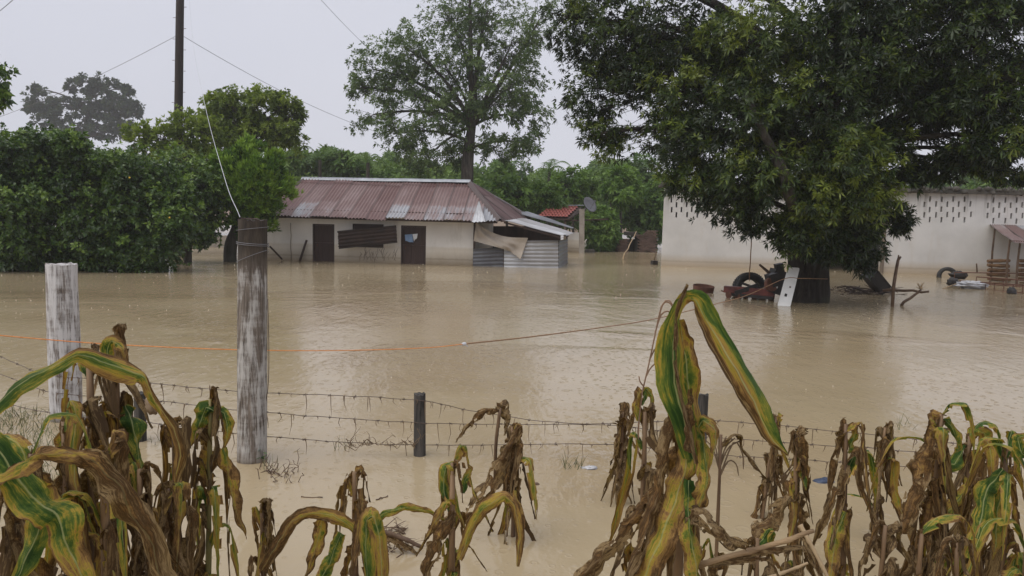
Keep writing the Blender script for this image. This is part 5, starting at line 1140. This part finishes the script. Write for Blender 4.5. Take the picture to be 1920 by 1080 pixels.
# --- left group
c1 = corn((168, 668), (172, 1100), 2.35, 'tall brown corn stalk in front of the white-painted post', 11, 14, .72, .12, .12, L=(.30, .62), wd_=(.035, .062), r=.016)
c2 = corn((216, 640), (215, 1100), 2.6, 'tallest brown corn stalk in the left clump with a green tip', 12, 16, .70, .13, .15, L=(.3, .6), wd_=(.04, .065), r=.018)
hleaf(c2, [(205, 700, 2.55), (200, 655, 2.55), (212, 640, 2.54), (232, 655, 2.53), (240, 700, 2.52)], .30, .5, w=26, seed=3)
hleaf(c2, [(235, 760, 2.6), (250, 800, 2.6), (262, 860, 2.6), (285, 930, 2.6)], .16, .2, (0, .6), .5, w=50, seed=4)
c3 = corn((60, 850), (66, 1110), 2.1, 'brown corn plant at the bottom left corner', 13, 12, .70, .14, .3, L=(.25, .5), wd_=(.04, .07), r=.014)
hleaf(c3, [(-60, 820, 1.85), (-10, 765, 1.85), (25, 728, 1.85), (62, 706, 1.84), (105, 684, 1.84), (148, 664, 1.85), (200, 682, 1.87), (245, 696, 1.89), (270, 706, 1.9), (282, 735, 1.91), (302, 770, 1.92), (325, 805, 1.94), (338, 850, 1.95), (328, 905, 1.97)], .34, .45, (.9, -.55), .35, .10, 21, 0, [.5, .6, .8, .95, .7, .55, .95, 1.05, .95, .5, .34, .34, .5, .6, .3], 50, .62)
hleaf(c3, [(-50, 800, 1.75), (0, 850, 1.75), (60, 930, 1.75), (110, 970, 1.75), (128, 1030, 1.75), (170, 1110, 1.75)], .17, .35, (.3, -.2), .35, .08, 22, 0, [.5, .8, 1.0, 1.05, .8, .6], 74)
hleaf(c3, [(-40, 905, 1.7), (5, 890, 1.7), (45, 868, 1.7), (75, 852, 1.7), (120, 852, 1.71), (160, 858, 1.72), (185, 878, 1.73), (225, 918, 1.74), (250, 965, 1.76), (285, 1030, 1.77), (310, 1110, 1.78)], .54, .42, (.9, -.6), .4, .16, 23, .007, [.6, .8, .75, .6, .65, .7, .9, 1.05, 1.0, 1.0, .9], 56)
hleaf(c3, [(20, 1110, 1.9), (70, 1000, 1.9), (85, 920, 1.9), (80, 900, 1.9)], .2, .2, (.4, .2), .4, .1, 24, 0, None, 48)
c4 = corn((195, 845), (200, 1110), 2.2, 'broad brown corn plant low in the left clump', 14, 15, .72, .12, .12, L=(.25, .5), wd_=(.05, .08), r=.016)
c5 = corn((120, 790), (125, 1110), 2.3, 'withered corn plant between the two left arching leaves', 15, 12, .75, .12, .1, L=(.28, .5), wd_=(.04, .07))
c5b = corn((262, 880), (258, 1110), 2.35, 'brown corn plant low behind the drooping tip of the left arching leaf', 71, 14, .70, .14, .15, L=(.25, .5), wd_=(.045, .075))
c5c = corn((22, 935), (26, 1120), 2.0, 'corn plant with green lower leaves at the very bottom left', 72, 12, .60, .18, .35, L=(.2, .4), wd_=(.04, .07))
c5d = corn((318, 915), (322, 1115), 2.55, 'low dark corn plant between the left clump and the yellow-topped plant', 73, 12, .74, .12, .12, L=(.2, .45), wd_=(.04, .07))
c6 = corn((395, 748), (385, 1100), 2.9, 'corn plant with green and yellow top left of the tall post', 16, 12, .62, .16, .30, 'corn_stalk_green', L=(.3, .6), wd_=(.035, .06), r=.012)
tassel(c6, None, [[(395, 760, 2.9), (394, 735, 2.9), (393, 722, 2.9)], [(399, 760, 2.9), (398, 745, 2.9)]])
hleaf(c6, [(400, 770, 2.88), (385, 765, 2.88), (372, 800, 2.88), (352, 845, 2.88)], .2, .3, w=34, seed=31)
hleaf(c6, [(402, 770, 2.9), (420, 775, 2.9), (428, 810, 2.9), (415, 850, 2.9)], .24, .4, w=28, seed=32)
hleaf(c6, [(420, 840, 2.85), (430, 900, 2.85), (440, 950, 2.85), (462, 1010, 2.85)], .44, .2, (.3, -.5), .6, w=36, seed=33)
c7 = corn((325, 790), (335, 1100), 2.8, 'brown corn plant right of the left clump beside the yellow-topped one', 17, 12, .72, .12, .12, L=(.3, .6), wd_=(.035, .06))
# --- middle
c8 = corn((492, 948), (500, 1110), 3.1, 'short corn plant under the tall post', 18, 8, .62, .18, .3, L=(.2, .4), wd_=(.035, .06))
c9 = corn((665, 885), (662, 1120), 3.1, 'corn plant with a long orange leaf arching left', 19, 9, .66, .15, .25, L=(.25, .45), wd_=(.035, .06), r=.016)
hleaf(c9, [(690, 1030, 3.05), (660, 990, 3.05), (625, 965, 3.04), (580, 962, 3.02), (545, 980, 3.0), (520, 1020, 3.0), (490, 1070, 3.0)], .44, .30, (.5, -.4), .3, .12, 41, 0, [.5, .8, 1, .85, .9, 1, .6], 30)
hleaf(c9, [(690, 1110, 3.0), (685, 1030, 3.0), (688, 975, 3.0), (700, 968, 3.0), (712, 1010, 3.0), (718, 1110, 3.0)], .24, .2, (.1, .1), .3, .1, 42, 0, [.8, 1, .9, .9, 1, 1], 34)
hleaf(c9, [(605, 960, 3.05), (600, 1000, 3.05), (585, 1050, 3.04), (568, 1090, 3.04)], .45, .25, (.2, -.3), .4, .1, 43, 0, None, 30)
hleaf(c9, [(640, 1000, 3.05), (620, 1050, 3.03), (590, 1110, 3.02)], .18, .1, (.2, .2), .4, .1, 44, 0, [.6, 1, .8], 32)
hleaf(c9, [(690, 985, 3.1), (720, 962, 3.1), (760, 952, 3.1), (805, 960, 3.1), (850, 985, 3.1)], .30, .3, (.5, -.3), .4, .1, 45, 0, None, 18)
c10 = corn((848, 868), (842, 1110), 3.1, 'corn plant with two dark stems in the middle foreground', 20, 8, .55, .2, .35, L=(.25, .42), wd_=(.03, .055), r=.013)
m = MB(); m.tube([W(845, 1110, 3.1), W(848, 980, 3.1), W(848, 890, 3.1)], [.016, .014, .012], 8); obj('stalk', m, MAT['corn_stalk'], c10, True)
hleaf(c10, [(860, 1050, 3.05), (880, 1000, 3.05), (905, 955, 3.05), (945, 930, 3.05), (965, 950, 3.05), (975, 1000, 3.05), (970, 1062, 3.05)], .42, .2, (.3, -.3), .35, .1, 51, 0, [.5, .9, 1, .9, .8, .8, .3], 28)
hleaf(c10, [(850, 960, 3.08), (825, 1010, 3.06), (800, 1060, 3.05), (785, 1110, 3.05)], .62, .1, (.2, -.4), .6, .2, 52, .006, None, 40)
hleaf(c10, [(842, 960, 3.1), (832, 920, 3.1), (835, 878, 3.1), (848, 868, 3.1), (850, 900, 3.1), (862, 960, 3.1), (875, 1000, 3.1)], .26, .3, (.2, .6), .6, .1, 53, 0, None, 28)
hleaf(c10, [(868, 925, 3.1), (872, 900, 3.1), (882, 880, 3.1), (878, 870, 3.1)], .25, .6, w=14, seed=54)
c11 = corn((960, 800), (962, 990), 4.15, 'withered corn plant standing alone right of the black post', 23, 9, .72, .12, .25, L=(.3, .55), wd_=(.04, .07), r=.013)
m = MB(); m.tube(catmull([W(928, 900, 4.2), W(930, 830, 4.2), W(938, 765, 4.2)], 8), [.010] * 8, 7); obj('stalk', m, MAT['corn_stalk'], c11, True)
hleaf(c11, [(935, 770, 4.2), (905, 775, 4.2), (878, 795, 4.2), (855, 828, 4.2)], .70, .1, (.4, -.4), .9, .3, 61, .01, None, 18)
hleaf(c11, [(932, 758, 4.2), (945, 762, 4.2), (950, 790, 4.2), (945, 815, 4.2)], .85, .1, (.4, -.4), .7, .3, 62, .01, None, 26)
hleaf(c11, [(975, 800, 4.1), (945, 860, 4.1), (915, 915, 4.1), (870, 970, 4.1)], .76, .1, (.1, -.3), .6, .25, 63, .014, [.4, .8, 1, .7], 44)
hleaf(c11, [(965, 920, 4.05), (972, 960, 4.02), (975, 1010, 4.0), (968, 1065, 3.98)], .47, .1, (.1, -.3), .4, .1, 64, 0, None, 24)
c12 = corn((1168, 772), (1160, 915), 4.7, 'small brown tepee-shaped corn plant left of the tall green leaf', 24, 9, .80, .08, 0, L=(.3, .5), wd_=(.05, .08))
# --- hero plant
c13 = corn((1285, 720), (1283, 1110), 2.1, 'tallest corn plant with big green leaf folded over at the top', 25, 7, .66, .15, .25, L=(.25, .42), wd_=(.04, .065), extra_top=False, r=.018)
hleaf(c13, [(1300, 860, 2.02), (1285, 790, 2.0), (1264, 720, 2.0), (1262, 650, 2.0), (1268, 605, 2.0), (1279, 572, 1.99), (1288, 560, 1.985), (1303, 562, 1.97), (1316, 585, 1.96), (1340, 625, 1.95), (1378, 690, 1.93), (1415, 755, 1.92), (1448, 825, 1.92), (1478, 852, 1.92)], .29, .42, (.15, -.35), .30, .14, 71, 0, [.7, .95, 1.15, 1.1, 1.0, .7, .55, .6, .85, .8, .85, .85, .9, .5, .1], 55, .05)
hleaf(c13, [(1305, 870, 1.97), (1283, 770, 1.97), (1266, 690, 1.965), (1264, 620, 1.965), (1274, 565, 1.965), (1288, 532, 1.965)], .74, .0, (.1, .5), 1.1, .05, 72, 0, [1, .9, .8, .8, .9, .5], 17)
hleaf(c13, [(1290, 850, 2.05), (1298, 790, 2.03), (1288, 700, 2.03), (1280, 640, 2.03), (1272, 600, 2.03)], .29, .2, (-.2, .2), .3, .14, 73, 0, [.6, .9, 1.05, .8, .4], 46)
hleaf(c13, [(1295, 860, 2.05), (1305, 812, 2.04), (1318, 788, 2.02), (1342, 808, 2.0), (1338, 850, 2.0)], .26, .4, (.3, .5), .5, .15, 74, 0, [.5, .8, 1, .8, .3], 38)
hleaf(c13, [(1310, 800, 2.03), (1322, 850, 2.02), (1325, 910, 2.0), (1308, 955, 2.0), (1300, 1010, 2.0)], .38, .3, (.2, .8), .5, .15, 75, 0, [.6, .9, 1, .9, .4], 40)
hleaf(c13, [(1290, 810, 2.06), (1285, 880, 2.03), (1262, 950, 2.02), (1235, 1020, 2.0), (1195, 1110, 2.0)], .40, .1, (.1, -.3), .35, .12, 76, 0, [.5, .8, 1, 1, .9], 60)
hleaf(c13, [(1240, 890, 2.1), (1190, 970, 2.1), (1130, 1040, 2.08), (1065, 1110, 2.06)], .72, .1, (.1, -.3), .7, .2, 77, .01, [.5, .9, 1, .8], 44)
hleaf(c13, [(1270, 700, 2.08), (1262, 790, 2.06), (1245, 880, 2.05), (1215, 980, 2.02), (1170, 1090, 2.0)], .70, .0, (.3, -.6), .8, .15, 78, .006, [.5, .8, 1, 1, .8], 40)
hleaf(c13, [(1285, 985, 2.0), (1300, 960, 1.98), (1330, 985, 1.95), (1370, 1020, 1.95), (1400, 1030, 1.95)], .82, .0, (.5, -.3), .7, .2, 79, .008, [.4, 1, 1, .7, .2], 46)
hleaf(c13, [(1292, 900, 2.02), (1288, 960, 2.0), (1300, 1030, 1.98), (1310, 1110, 1.98)], .22, .3, (-.3, .6), .5, .15, 80, 0, [.5, .9, 1, .9], 44)
hleaf(c13, [(1292, 850, 1.99), (1294, 780, 1.985), (1293, 730, 1.985)], .62, .0, (0, .1), 1.0, .05, 81, 0, [1, .9, .4], 30)
c14 = corn((1352, 815), (1336, 1110), 2.25, 'dry dark stem with branching tassel right of the tallest corn', 26, 3, .7, .1, .0, L=(.15, .3), wd_=(.02, .03), extra_top=False, r=.007)
tassel(c14, None, [[(1348, 880, 2.25), (1348 + dx * .4, 840, 2.25), (1348 + dx, 815 + abs(dx) * .2, 2.25 + dz)] for dx, dz in ((-30, 0), (-15, .02), (0, 0), (14, -.02), (30, .0), (45, .02))] + [[(1347, 900, 2.25), (1375, 830, 2.25), (1392, 850, 2.25), (1394, 880, 2.25)], [(1347, 900, 2.25), (1365, 865, 2.25), (1380, 870, 2.25), (1385, 892, 2.25)]], 'straw', .0026)
c15 = corn((1210, 772), (1205, 1105), 2.5, 'brown corn plant with a tall thin curling tassel', 27, 11, .74, .12, .1, L=(.25, .5), wd_=(.035, .06), r=.012)
tassel(c15, None, [[(1196, 850, 2.5), (1200, 760, 2.5), (1215, 690, 2.5), (1232, 610, 2.5), (1240, 575, 2.5), (1252, 562, 2.5), (1262, 572, 2.5)], [(1228, 625, 2.5), (1240, 590, 2.5), (1256, 585, 2.5), (1258, 610, 2.5)], [(1232, 612, 2.5), (1243, 570, 2.5), (1258, 570, 2.5), (1264, 590, 2.5)], [(1212, 705, 2.5), (1220, 690, 2.5), (1232, 680, 2.5), (1236, 690, 2.5)], [(1218, 675, 2.5), (1228, 655, 2.5), (1238, 652, 2.5)], [(1207, 725, 2.5), (1200, 715, 2.5), (1198, 705, 2.5)]], 'tassel', .0030)
hleaf(c15, [(1198, 790, 2.5), (1193, 760, 2.5), (1200, 730, 2.5), (1192, 760, 2.49)], .40, .3, w=18, seed=91)
hleaf(c15, [(1205, 760, 2.5), (1212, 730, 2.5), (1222, 745, 2.5), (1224, 780, 2.5)], .22, .3, w=14, seed=92)
# --- right group
right = (
 ((1457, 782), (1430, 935), 4.5, 'small tepee-shaped brown corn plant just right of the big drooping leaf tip', 9, .78, .0, (.3, .5), (.05, .08)),
 ((1492, 812), (1500, 1110), 3.4, 'brown corn plant with a bent top right of the small tepee-shaped one', 12, .70, .18, (.3, .55), (.04, .07)),
 ((1586, 795), (1584, 1110), 3.3, 'corn plant with straight dark stem and yellow-green husk', 11, .66, .22, (.28, .5), (.035, .06)),
 ((1660, 802), (1645, 965), 4.2, 'corn plant with a stem snapped into an upside-down V', 9, .74, .15, (.3, .5), (.045, .075)),
 ((1765, 776), (1742, 1075), 3.2, 'largest brown and green corn plant in the right group', 16, .68, .25, (.35, .65), (.045, .08)),
 ((1818, 818), (1815, 1000), 3.5, 'corn plant with leaves arching over its top in the right group', 10, .55, .35, (.3, .55), (.04, .065)),
 ((1886, 842), (1892, 1110), 2.95, 'green and brown corn plant close to the right photo edge', 12, .62, .30, (.3, .55), (.04, .065)),
 ((1935, 850), (1935, 1110), 2.8, 'corn plant cut off by the right photo edge', 10, .62, .30, (.3, .5), (.04, .065)),
 ((1660, 985), (1640, 1110), 2.7, 'low dark corn stub under the snapped-stem plant', 7, .78, .05, (.2, .32), (.04, .07)),
 ((1728, 1000), (1735, 1120), 2.6, 'low dark folded corn stub under the largest right plant', 8, .80, .05, (.2, .32), (.045, .07)),
 ((1795, 1018), (1800, 1120), 2.5, 'low brown corn stub at the bottom edge of the right group', 8, .76, .1, (.2, .3), (.045, .07)),
 ((1420, 1010), (1440, 1110), 2.6, 'bent brown corn stub at the bottom right of the tallest corn', 8, .76, .1, (.2, .35), (.04, .06)),
 ((1842, 900), (1842, 1110), 3.1, 'corn plant between the arching leaves and the right-edge plants', 11, .62, .3, (.25, .45), (.04, .07)))
RP = [corn(t, b, Y, lab, 40 + i, n, ag, .12, gr, L=L_, wd_=w__, r=.012) for i, (t, b, Y, lab, n, ag, gr, L_, w__) in enumerate(right)]
hleaf(RP[3], [(1664, 800, 4.2), (1672, 840, 4.2), (1690, 912, 4.2)], .78, 0, (0, .2), 1.2, .05, 101, 0, [.9, 1, .6], 12)
hleaf(RP[1], [(1500, 900, 3.4), (1465, 955, 3.38), (1430, 990, 3.36), (1400, 1020, 3.35)], .76, 0, (.2, -.4), .7, .3, 102, .014, [.4, .9, 1, .7], 48)
hleaf(RP[1], [(1495, 850, 3.4), (1505, 880, 3.38), (1512, 920, 3.36)], .2, .2, (.2, -.2), .5, .1, 103, 0, None, 22)
hleaf(RP[4], [(1770, 785, 3.2), (1785, 800, 3.2), (1798, 840, 3.2), (1788, 850, 3.2)], .22, .2, (.2, -.2), .7, .1, 104, 0, None, 20)
hleaf(RP[4], [(1745, 820, 3.15), (1728, 870, 3.15), (1712, 930, 3.14), (1690, 1000, 3.12)], .64, .2, (.2, -.3), .5, .2, 105, .008, [.5, 1, 1, .6], 48)
hleaf(RP[5], [(1815, 825, 3.5), (1822, 810, 3.5), (1845, 812, 3.5), (1858, 850, 3.48), (1860, 905, 3.46)], .34, .4, (.2, -.2), .5, .1, 106, 0, [.5, .9, 1, 1, .5], 30)
hleaf(RP[5], [(1810, 835, 3.5), (1790, 870, 3.48), (1768, 872, 3.46), (1740, 905, 3.44), (1715, 920, 3.42)], .2, .3, (.3, -.2), .5, .1, 107, 0, None, 30)
hleaf(RP[5], [(1835, 900, 3.3), (1800, 935, 3.28), (1765, 970, 3.26), (1730, 990, 3.24)], .34, .2, (.3, -.3), .5, .1, 108, 0, None, 30)
hleaf(RP[6], [(1880, 880, 2.9), (1850, 920, 2.9), (1838, 980, 2.88), (1822, 1050, 2.86)], .17, .2, (.2, -.2), .4, .15, 109, 0, [.5, 1, 1, .8], 42)
hleaf(RP[6], [(1890, 890, 2.92), (1872, 950, 2.92), (1868, 1010, 2.92), (1862, 1050, 2.92)], .30, .2, (.3, -.2), .4, .15, 110, 0, None, 34)
hleaf(RP[7], [(1940, 860, 2.8), (1915, 850, 2.8), (1908, 820, 2.8), (1935, 815, 2.8)], .2, .3, (.3, -.2), .4, .1, 111, 0, None, 24)
hleaf(RP[2], [(1585, 960, 3.25), (1568, 1000, 3.24), (1560, 1060, 3.22), (1556, 1110, 3.2)], .40, .2, (.3, -.2), .4, .1, 112, 0, None, 38)
hleaf(RP[2], [(1590, 850, 3.3), (1602, 815, 3.3), (1608, 800, 3.3)], .34, .4, (.3, -.2), .6, .1, 113, 0, None, 18)
# fallen dry stalks lying across the foreground
for (pts, r, mt, lab) in ((((1310, 1060, 2.05), (1400, 1035, 2.05), (1470, 1015, 2.05), (1525, 995, 2.08)), .0085, 'dry_stalk', 'thick tan fallen corn stalk lying right of the tallest corn'),
                          (((1500, 985, 2.5), (1525, 1030, 2.45), (1565, 1110, 2.4)), .008, 'pale_stick', 'straw-coloured fallen stalk slanting to the bottom edge'),
                          (((1440, 1085, 2.4), (1480, 1070, 2.4), (1515, 1055, 2.4)), .006, 'pale_stick', 'short pale fallen stalk near the bottom edge'),
                          (((700, 990, 3.9), (745, 1005, 3.9), (790, 1025, 3.9)), .014, 'stick', 'dark fallen stalk in the water between the middle corn plants')):
    th = thing('fallen_stalk', lab, 'corn stalk', W(*pts[0])); m = MB(); cp = [p + Vector((0, 0, .003 * mnoise.noise(Vector((i * .3, r * 900, 0))))) for i, p in enumerate(catmull([W(*p) for p in pts], 18))]
    m.tube(cp, [r * (1.25 if i % 6 == 0 else .95) * (1.1 - .35 * i / 17) for i in range(18)], 9, True, .12, int(r * 5000)); obj('stem', m, MAT[mt], th, True)
    for k, (i0, i1) in enumerate(((1, 9), (5, 15))):
        seg = [cp[i0], cp[(i0 + i1) // 2] + Vector((0, -.006, -.012)), cp[i1] + Vector((0, -.004, -.035)), cp[i1] + Vector((.03, -.01, -.09))]
        leaf_part(th, leaf_mesh(seg, r * 4.2, .9, (.3, 1.2), .4, None, 700 + k + int(r * 9000), 18, 7, .005, .8, .2), .78, .1)
#@@SMALL
# ------------------------------------------------------------------ small floating things
lump('white_bag', G(1106, 878), (.055, .035, .016), MAT['white_plastic'], 'small white plastic scrap floating left of the tallest corn', 'plastic', 11, 16, .6)
lump('blue_bag', G(1545, 903), (.075, .04, .02), MAT['blue_plastic'], 'dark blue plastic scrap floating among the right corn', 'plastic', 12, 14, .6)
lump('dirt_clod', W(284, 762, 5.65), (.055, .045, .06), MAT['straw'], 'clump of dried weeds caught on the wire right of the left corn', 'clump', 13, 14, .6)
lump('leaf_scrap', G(1003, 908), (.03, .02, .012), MAT['stick'], 'small brown scrap floating right of the lone corn plant', 'scrap', 14)
for (a, b, lab) in (((565, 932), (605, 934), 'thin twig floating left of the middle corn'), ((705, 938), (727, 931), 'short twig floating between the middle corn plants'), ((500, 884), (524, 890), 'short dark twig floating at the foot of the tall post')):
    stick('floating_twig', G(*a) + Vector((0, 0, .004)), G(*b) + Vector((0, 0, .006)), .005, MAT['stick'], lab, 'twig', .006)
m = MB(); rs_ = random.Random(31)
for k in range(34):
    c = G(rs_.uniform(700, 770), rs_.uniform(985, 1040)); pts = [c]
    for q in range(4): pts.append(pts[-1] + Vector((rs_.uniform(-.06, .06), rs_.uniform(-.04, .04), rs_.uniform(-.02, .04))))
    m.tube(pts, [.004, .0035, .003, .002, .001], 4)
for k in range(30):
    c = G(rs_.uniform(485, 560), rs_.uniform(870, 905)); pts = [c]
    for q in range(4): pts.append(pts[-1] + Vector((rs_.uniform(-.03, .03), rs_.uniform(-.03, .03), rs_.uniform(-.02, .05))))
    m.tube(pts, [.003, .003, .0025, .002, .001], 4)
tag(obj('twig_debris', m, MAT['stick']), 'tangled thin twigs drifting in the near water', 'twigs', kind='stuff')
wdp = thing('small_weed', 'small green weed at the foot of the tall post', 'weed', G(490, 858)); m = MB()
for k in range(16):
    a = rs_.uniform(0, 6.28); c = W(489, 856, 5.3) + Vector((rs_.uniform(-.03, .03), 0, rs_.uniform(-.02, .05))); d = Vector((math.cos(a), math.sin(a), rs_.uniform(-.3, .6))) * .035; s = d.cross(Vector((0, 0, 1))).normalized() * .013; m.add([c, c + d * .5 + s, c + d, c + d * .5 - s], [(0, 1, 2, 3)])
obj('leaves', m, MAT['weed'], wdp)
# drowned grass at the left edge and tufts near the fence
m = MB()
def blade(c, h, lean, w=.004):
    s = Vector((rs_.uniform(-1, 1), rs_.uniform(-.4, .4), 0)).normalized() * w; l_ = Vector((rs_.uniform(-1, 1), rs_.uniform(-1, 1), 0)) * lean
    a, b, t = c, c + l_ * .4 + Vector((0, 0, h * .6)), c + l_ + Vector((0, 0, h)); m.add([a - s, a + s, b + s * .7, b - s * .7, t], [(0, 1, 2, 3), (3, 2, 4)])
for k in range(1500):
    px, py = rs_.uniform(-40, 150), rs_.uniform(770, 960)
    if rs_.random() < (max(px, 0) / 170) ** 1.5: continue
    blade(G(px, py), rs_.uniform(.02, .11), .07, .003)
for (cx, cy, n_) in ((1075, 875, 22), (300, 830, 12), (1700, 800, 14), (505, 880, 8), (640, 840, 10)):
    for k in range(n_): blade(G(cx + rs_.uniform(-18, 18), cy + rs_.uniform(-6, 6)), rs_.uniform(.03, .14), .08, .0025)
tag(obj('drowned_grass', m, MAT['grass']), 'sparse drowned grass sticking out of the water at the left', 'grass', kind='stuff')
# rain splashes: small beads and crowns thrown up where drops land
dm = MB()
def crown(c, s):
    k = 5; vs = [c + Vector((s * .5 * math.cos(6.283 * i / k), s * .5 * math.sin(6.283 * i / k), 0)) for i in range(k)] + [c + Vector((0, 0, s))]; dm.add(vs, [(i, (i + 1) % k, k) for i in range(k)])
for k in range(900):
    Y = 4.0 * (28 / 4.0) ** (rs_.random() ** .8); x = rs_.uniform(-.72, .72) * Y; crown(Vector((x, Y, 0)), rs_.random() ** 1.6 * (.005 + .0014 * Y) + .002)
tag(obj('rain_splashes', dm, MAT['droplet']), 'tiny rain splashes dotting the water', 'rain splashes', kind='stuff')

# ------------------------------------------------------------------ haze
hz = MB(); hz.box((0, 140, 27.0), (760, 460, 60.0)); hm = bpy.data.materials.new('rain_haze'); hm.use_nodes = True; ht = hm.node_tree; ht.nodes.clear()
pv = ht.nodes.new('ShaderNodeVolumePrincipled'); pv.inputs['Color'].default_value = (.93, .95, 1, 1); pv.inputs['Density'].default_value = .0009; pv.inputs['Anisotropy'].default_value = .3
ho = ht.nodes.new('ShaderNodeOutputMaterial'); ht.links.new(pv.outputs[0], ho.inputs['Volume'])
h_ = obj('haze', hz, hm); h_['kind'] = 'stuff'; h_['label'] = 'thin rain haze filling the air'
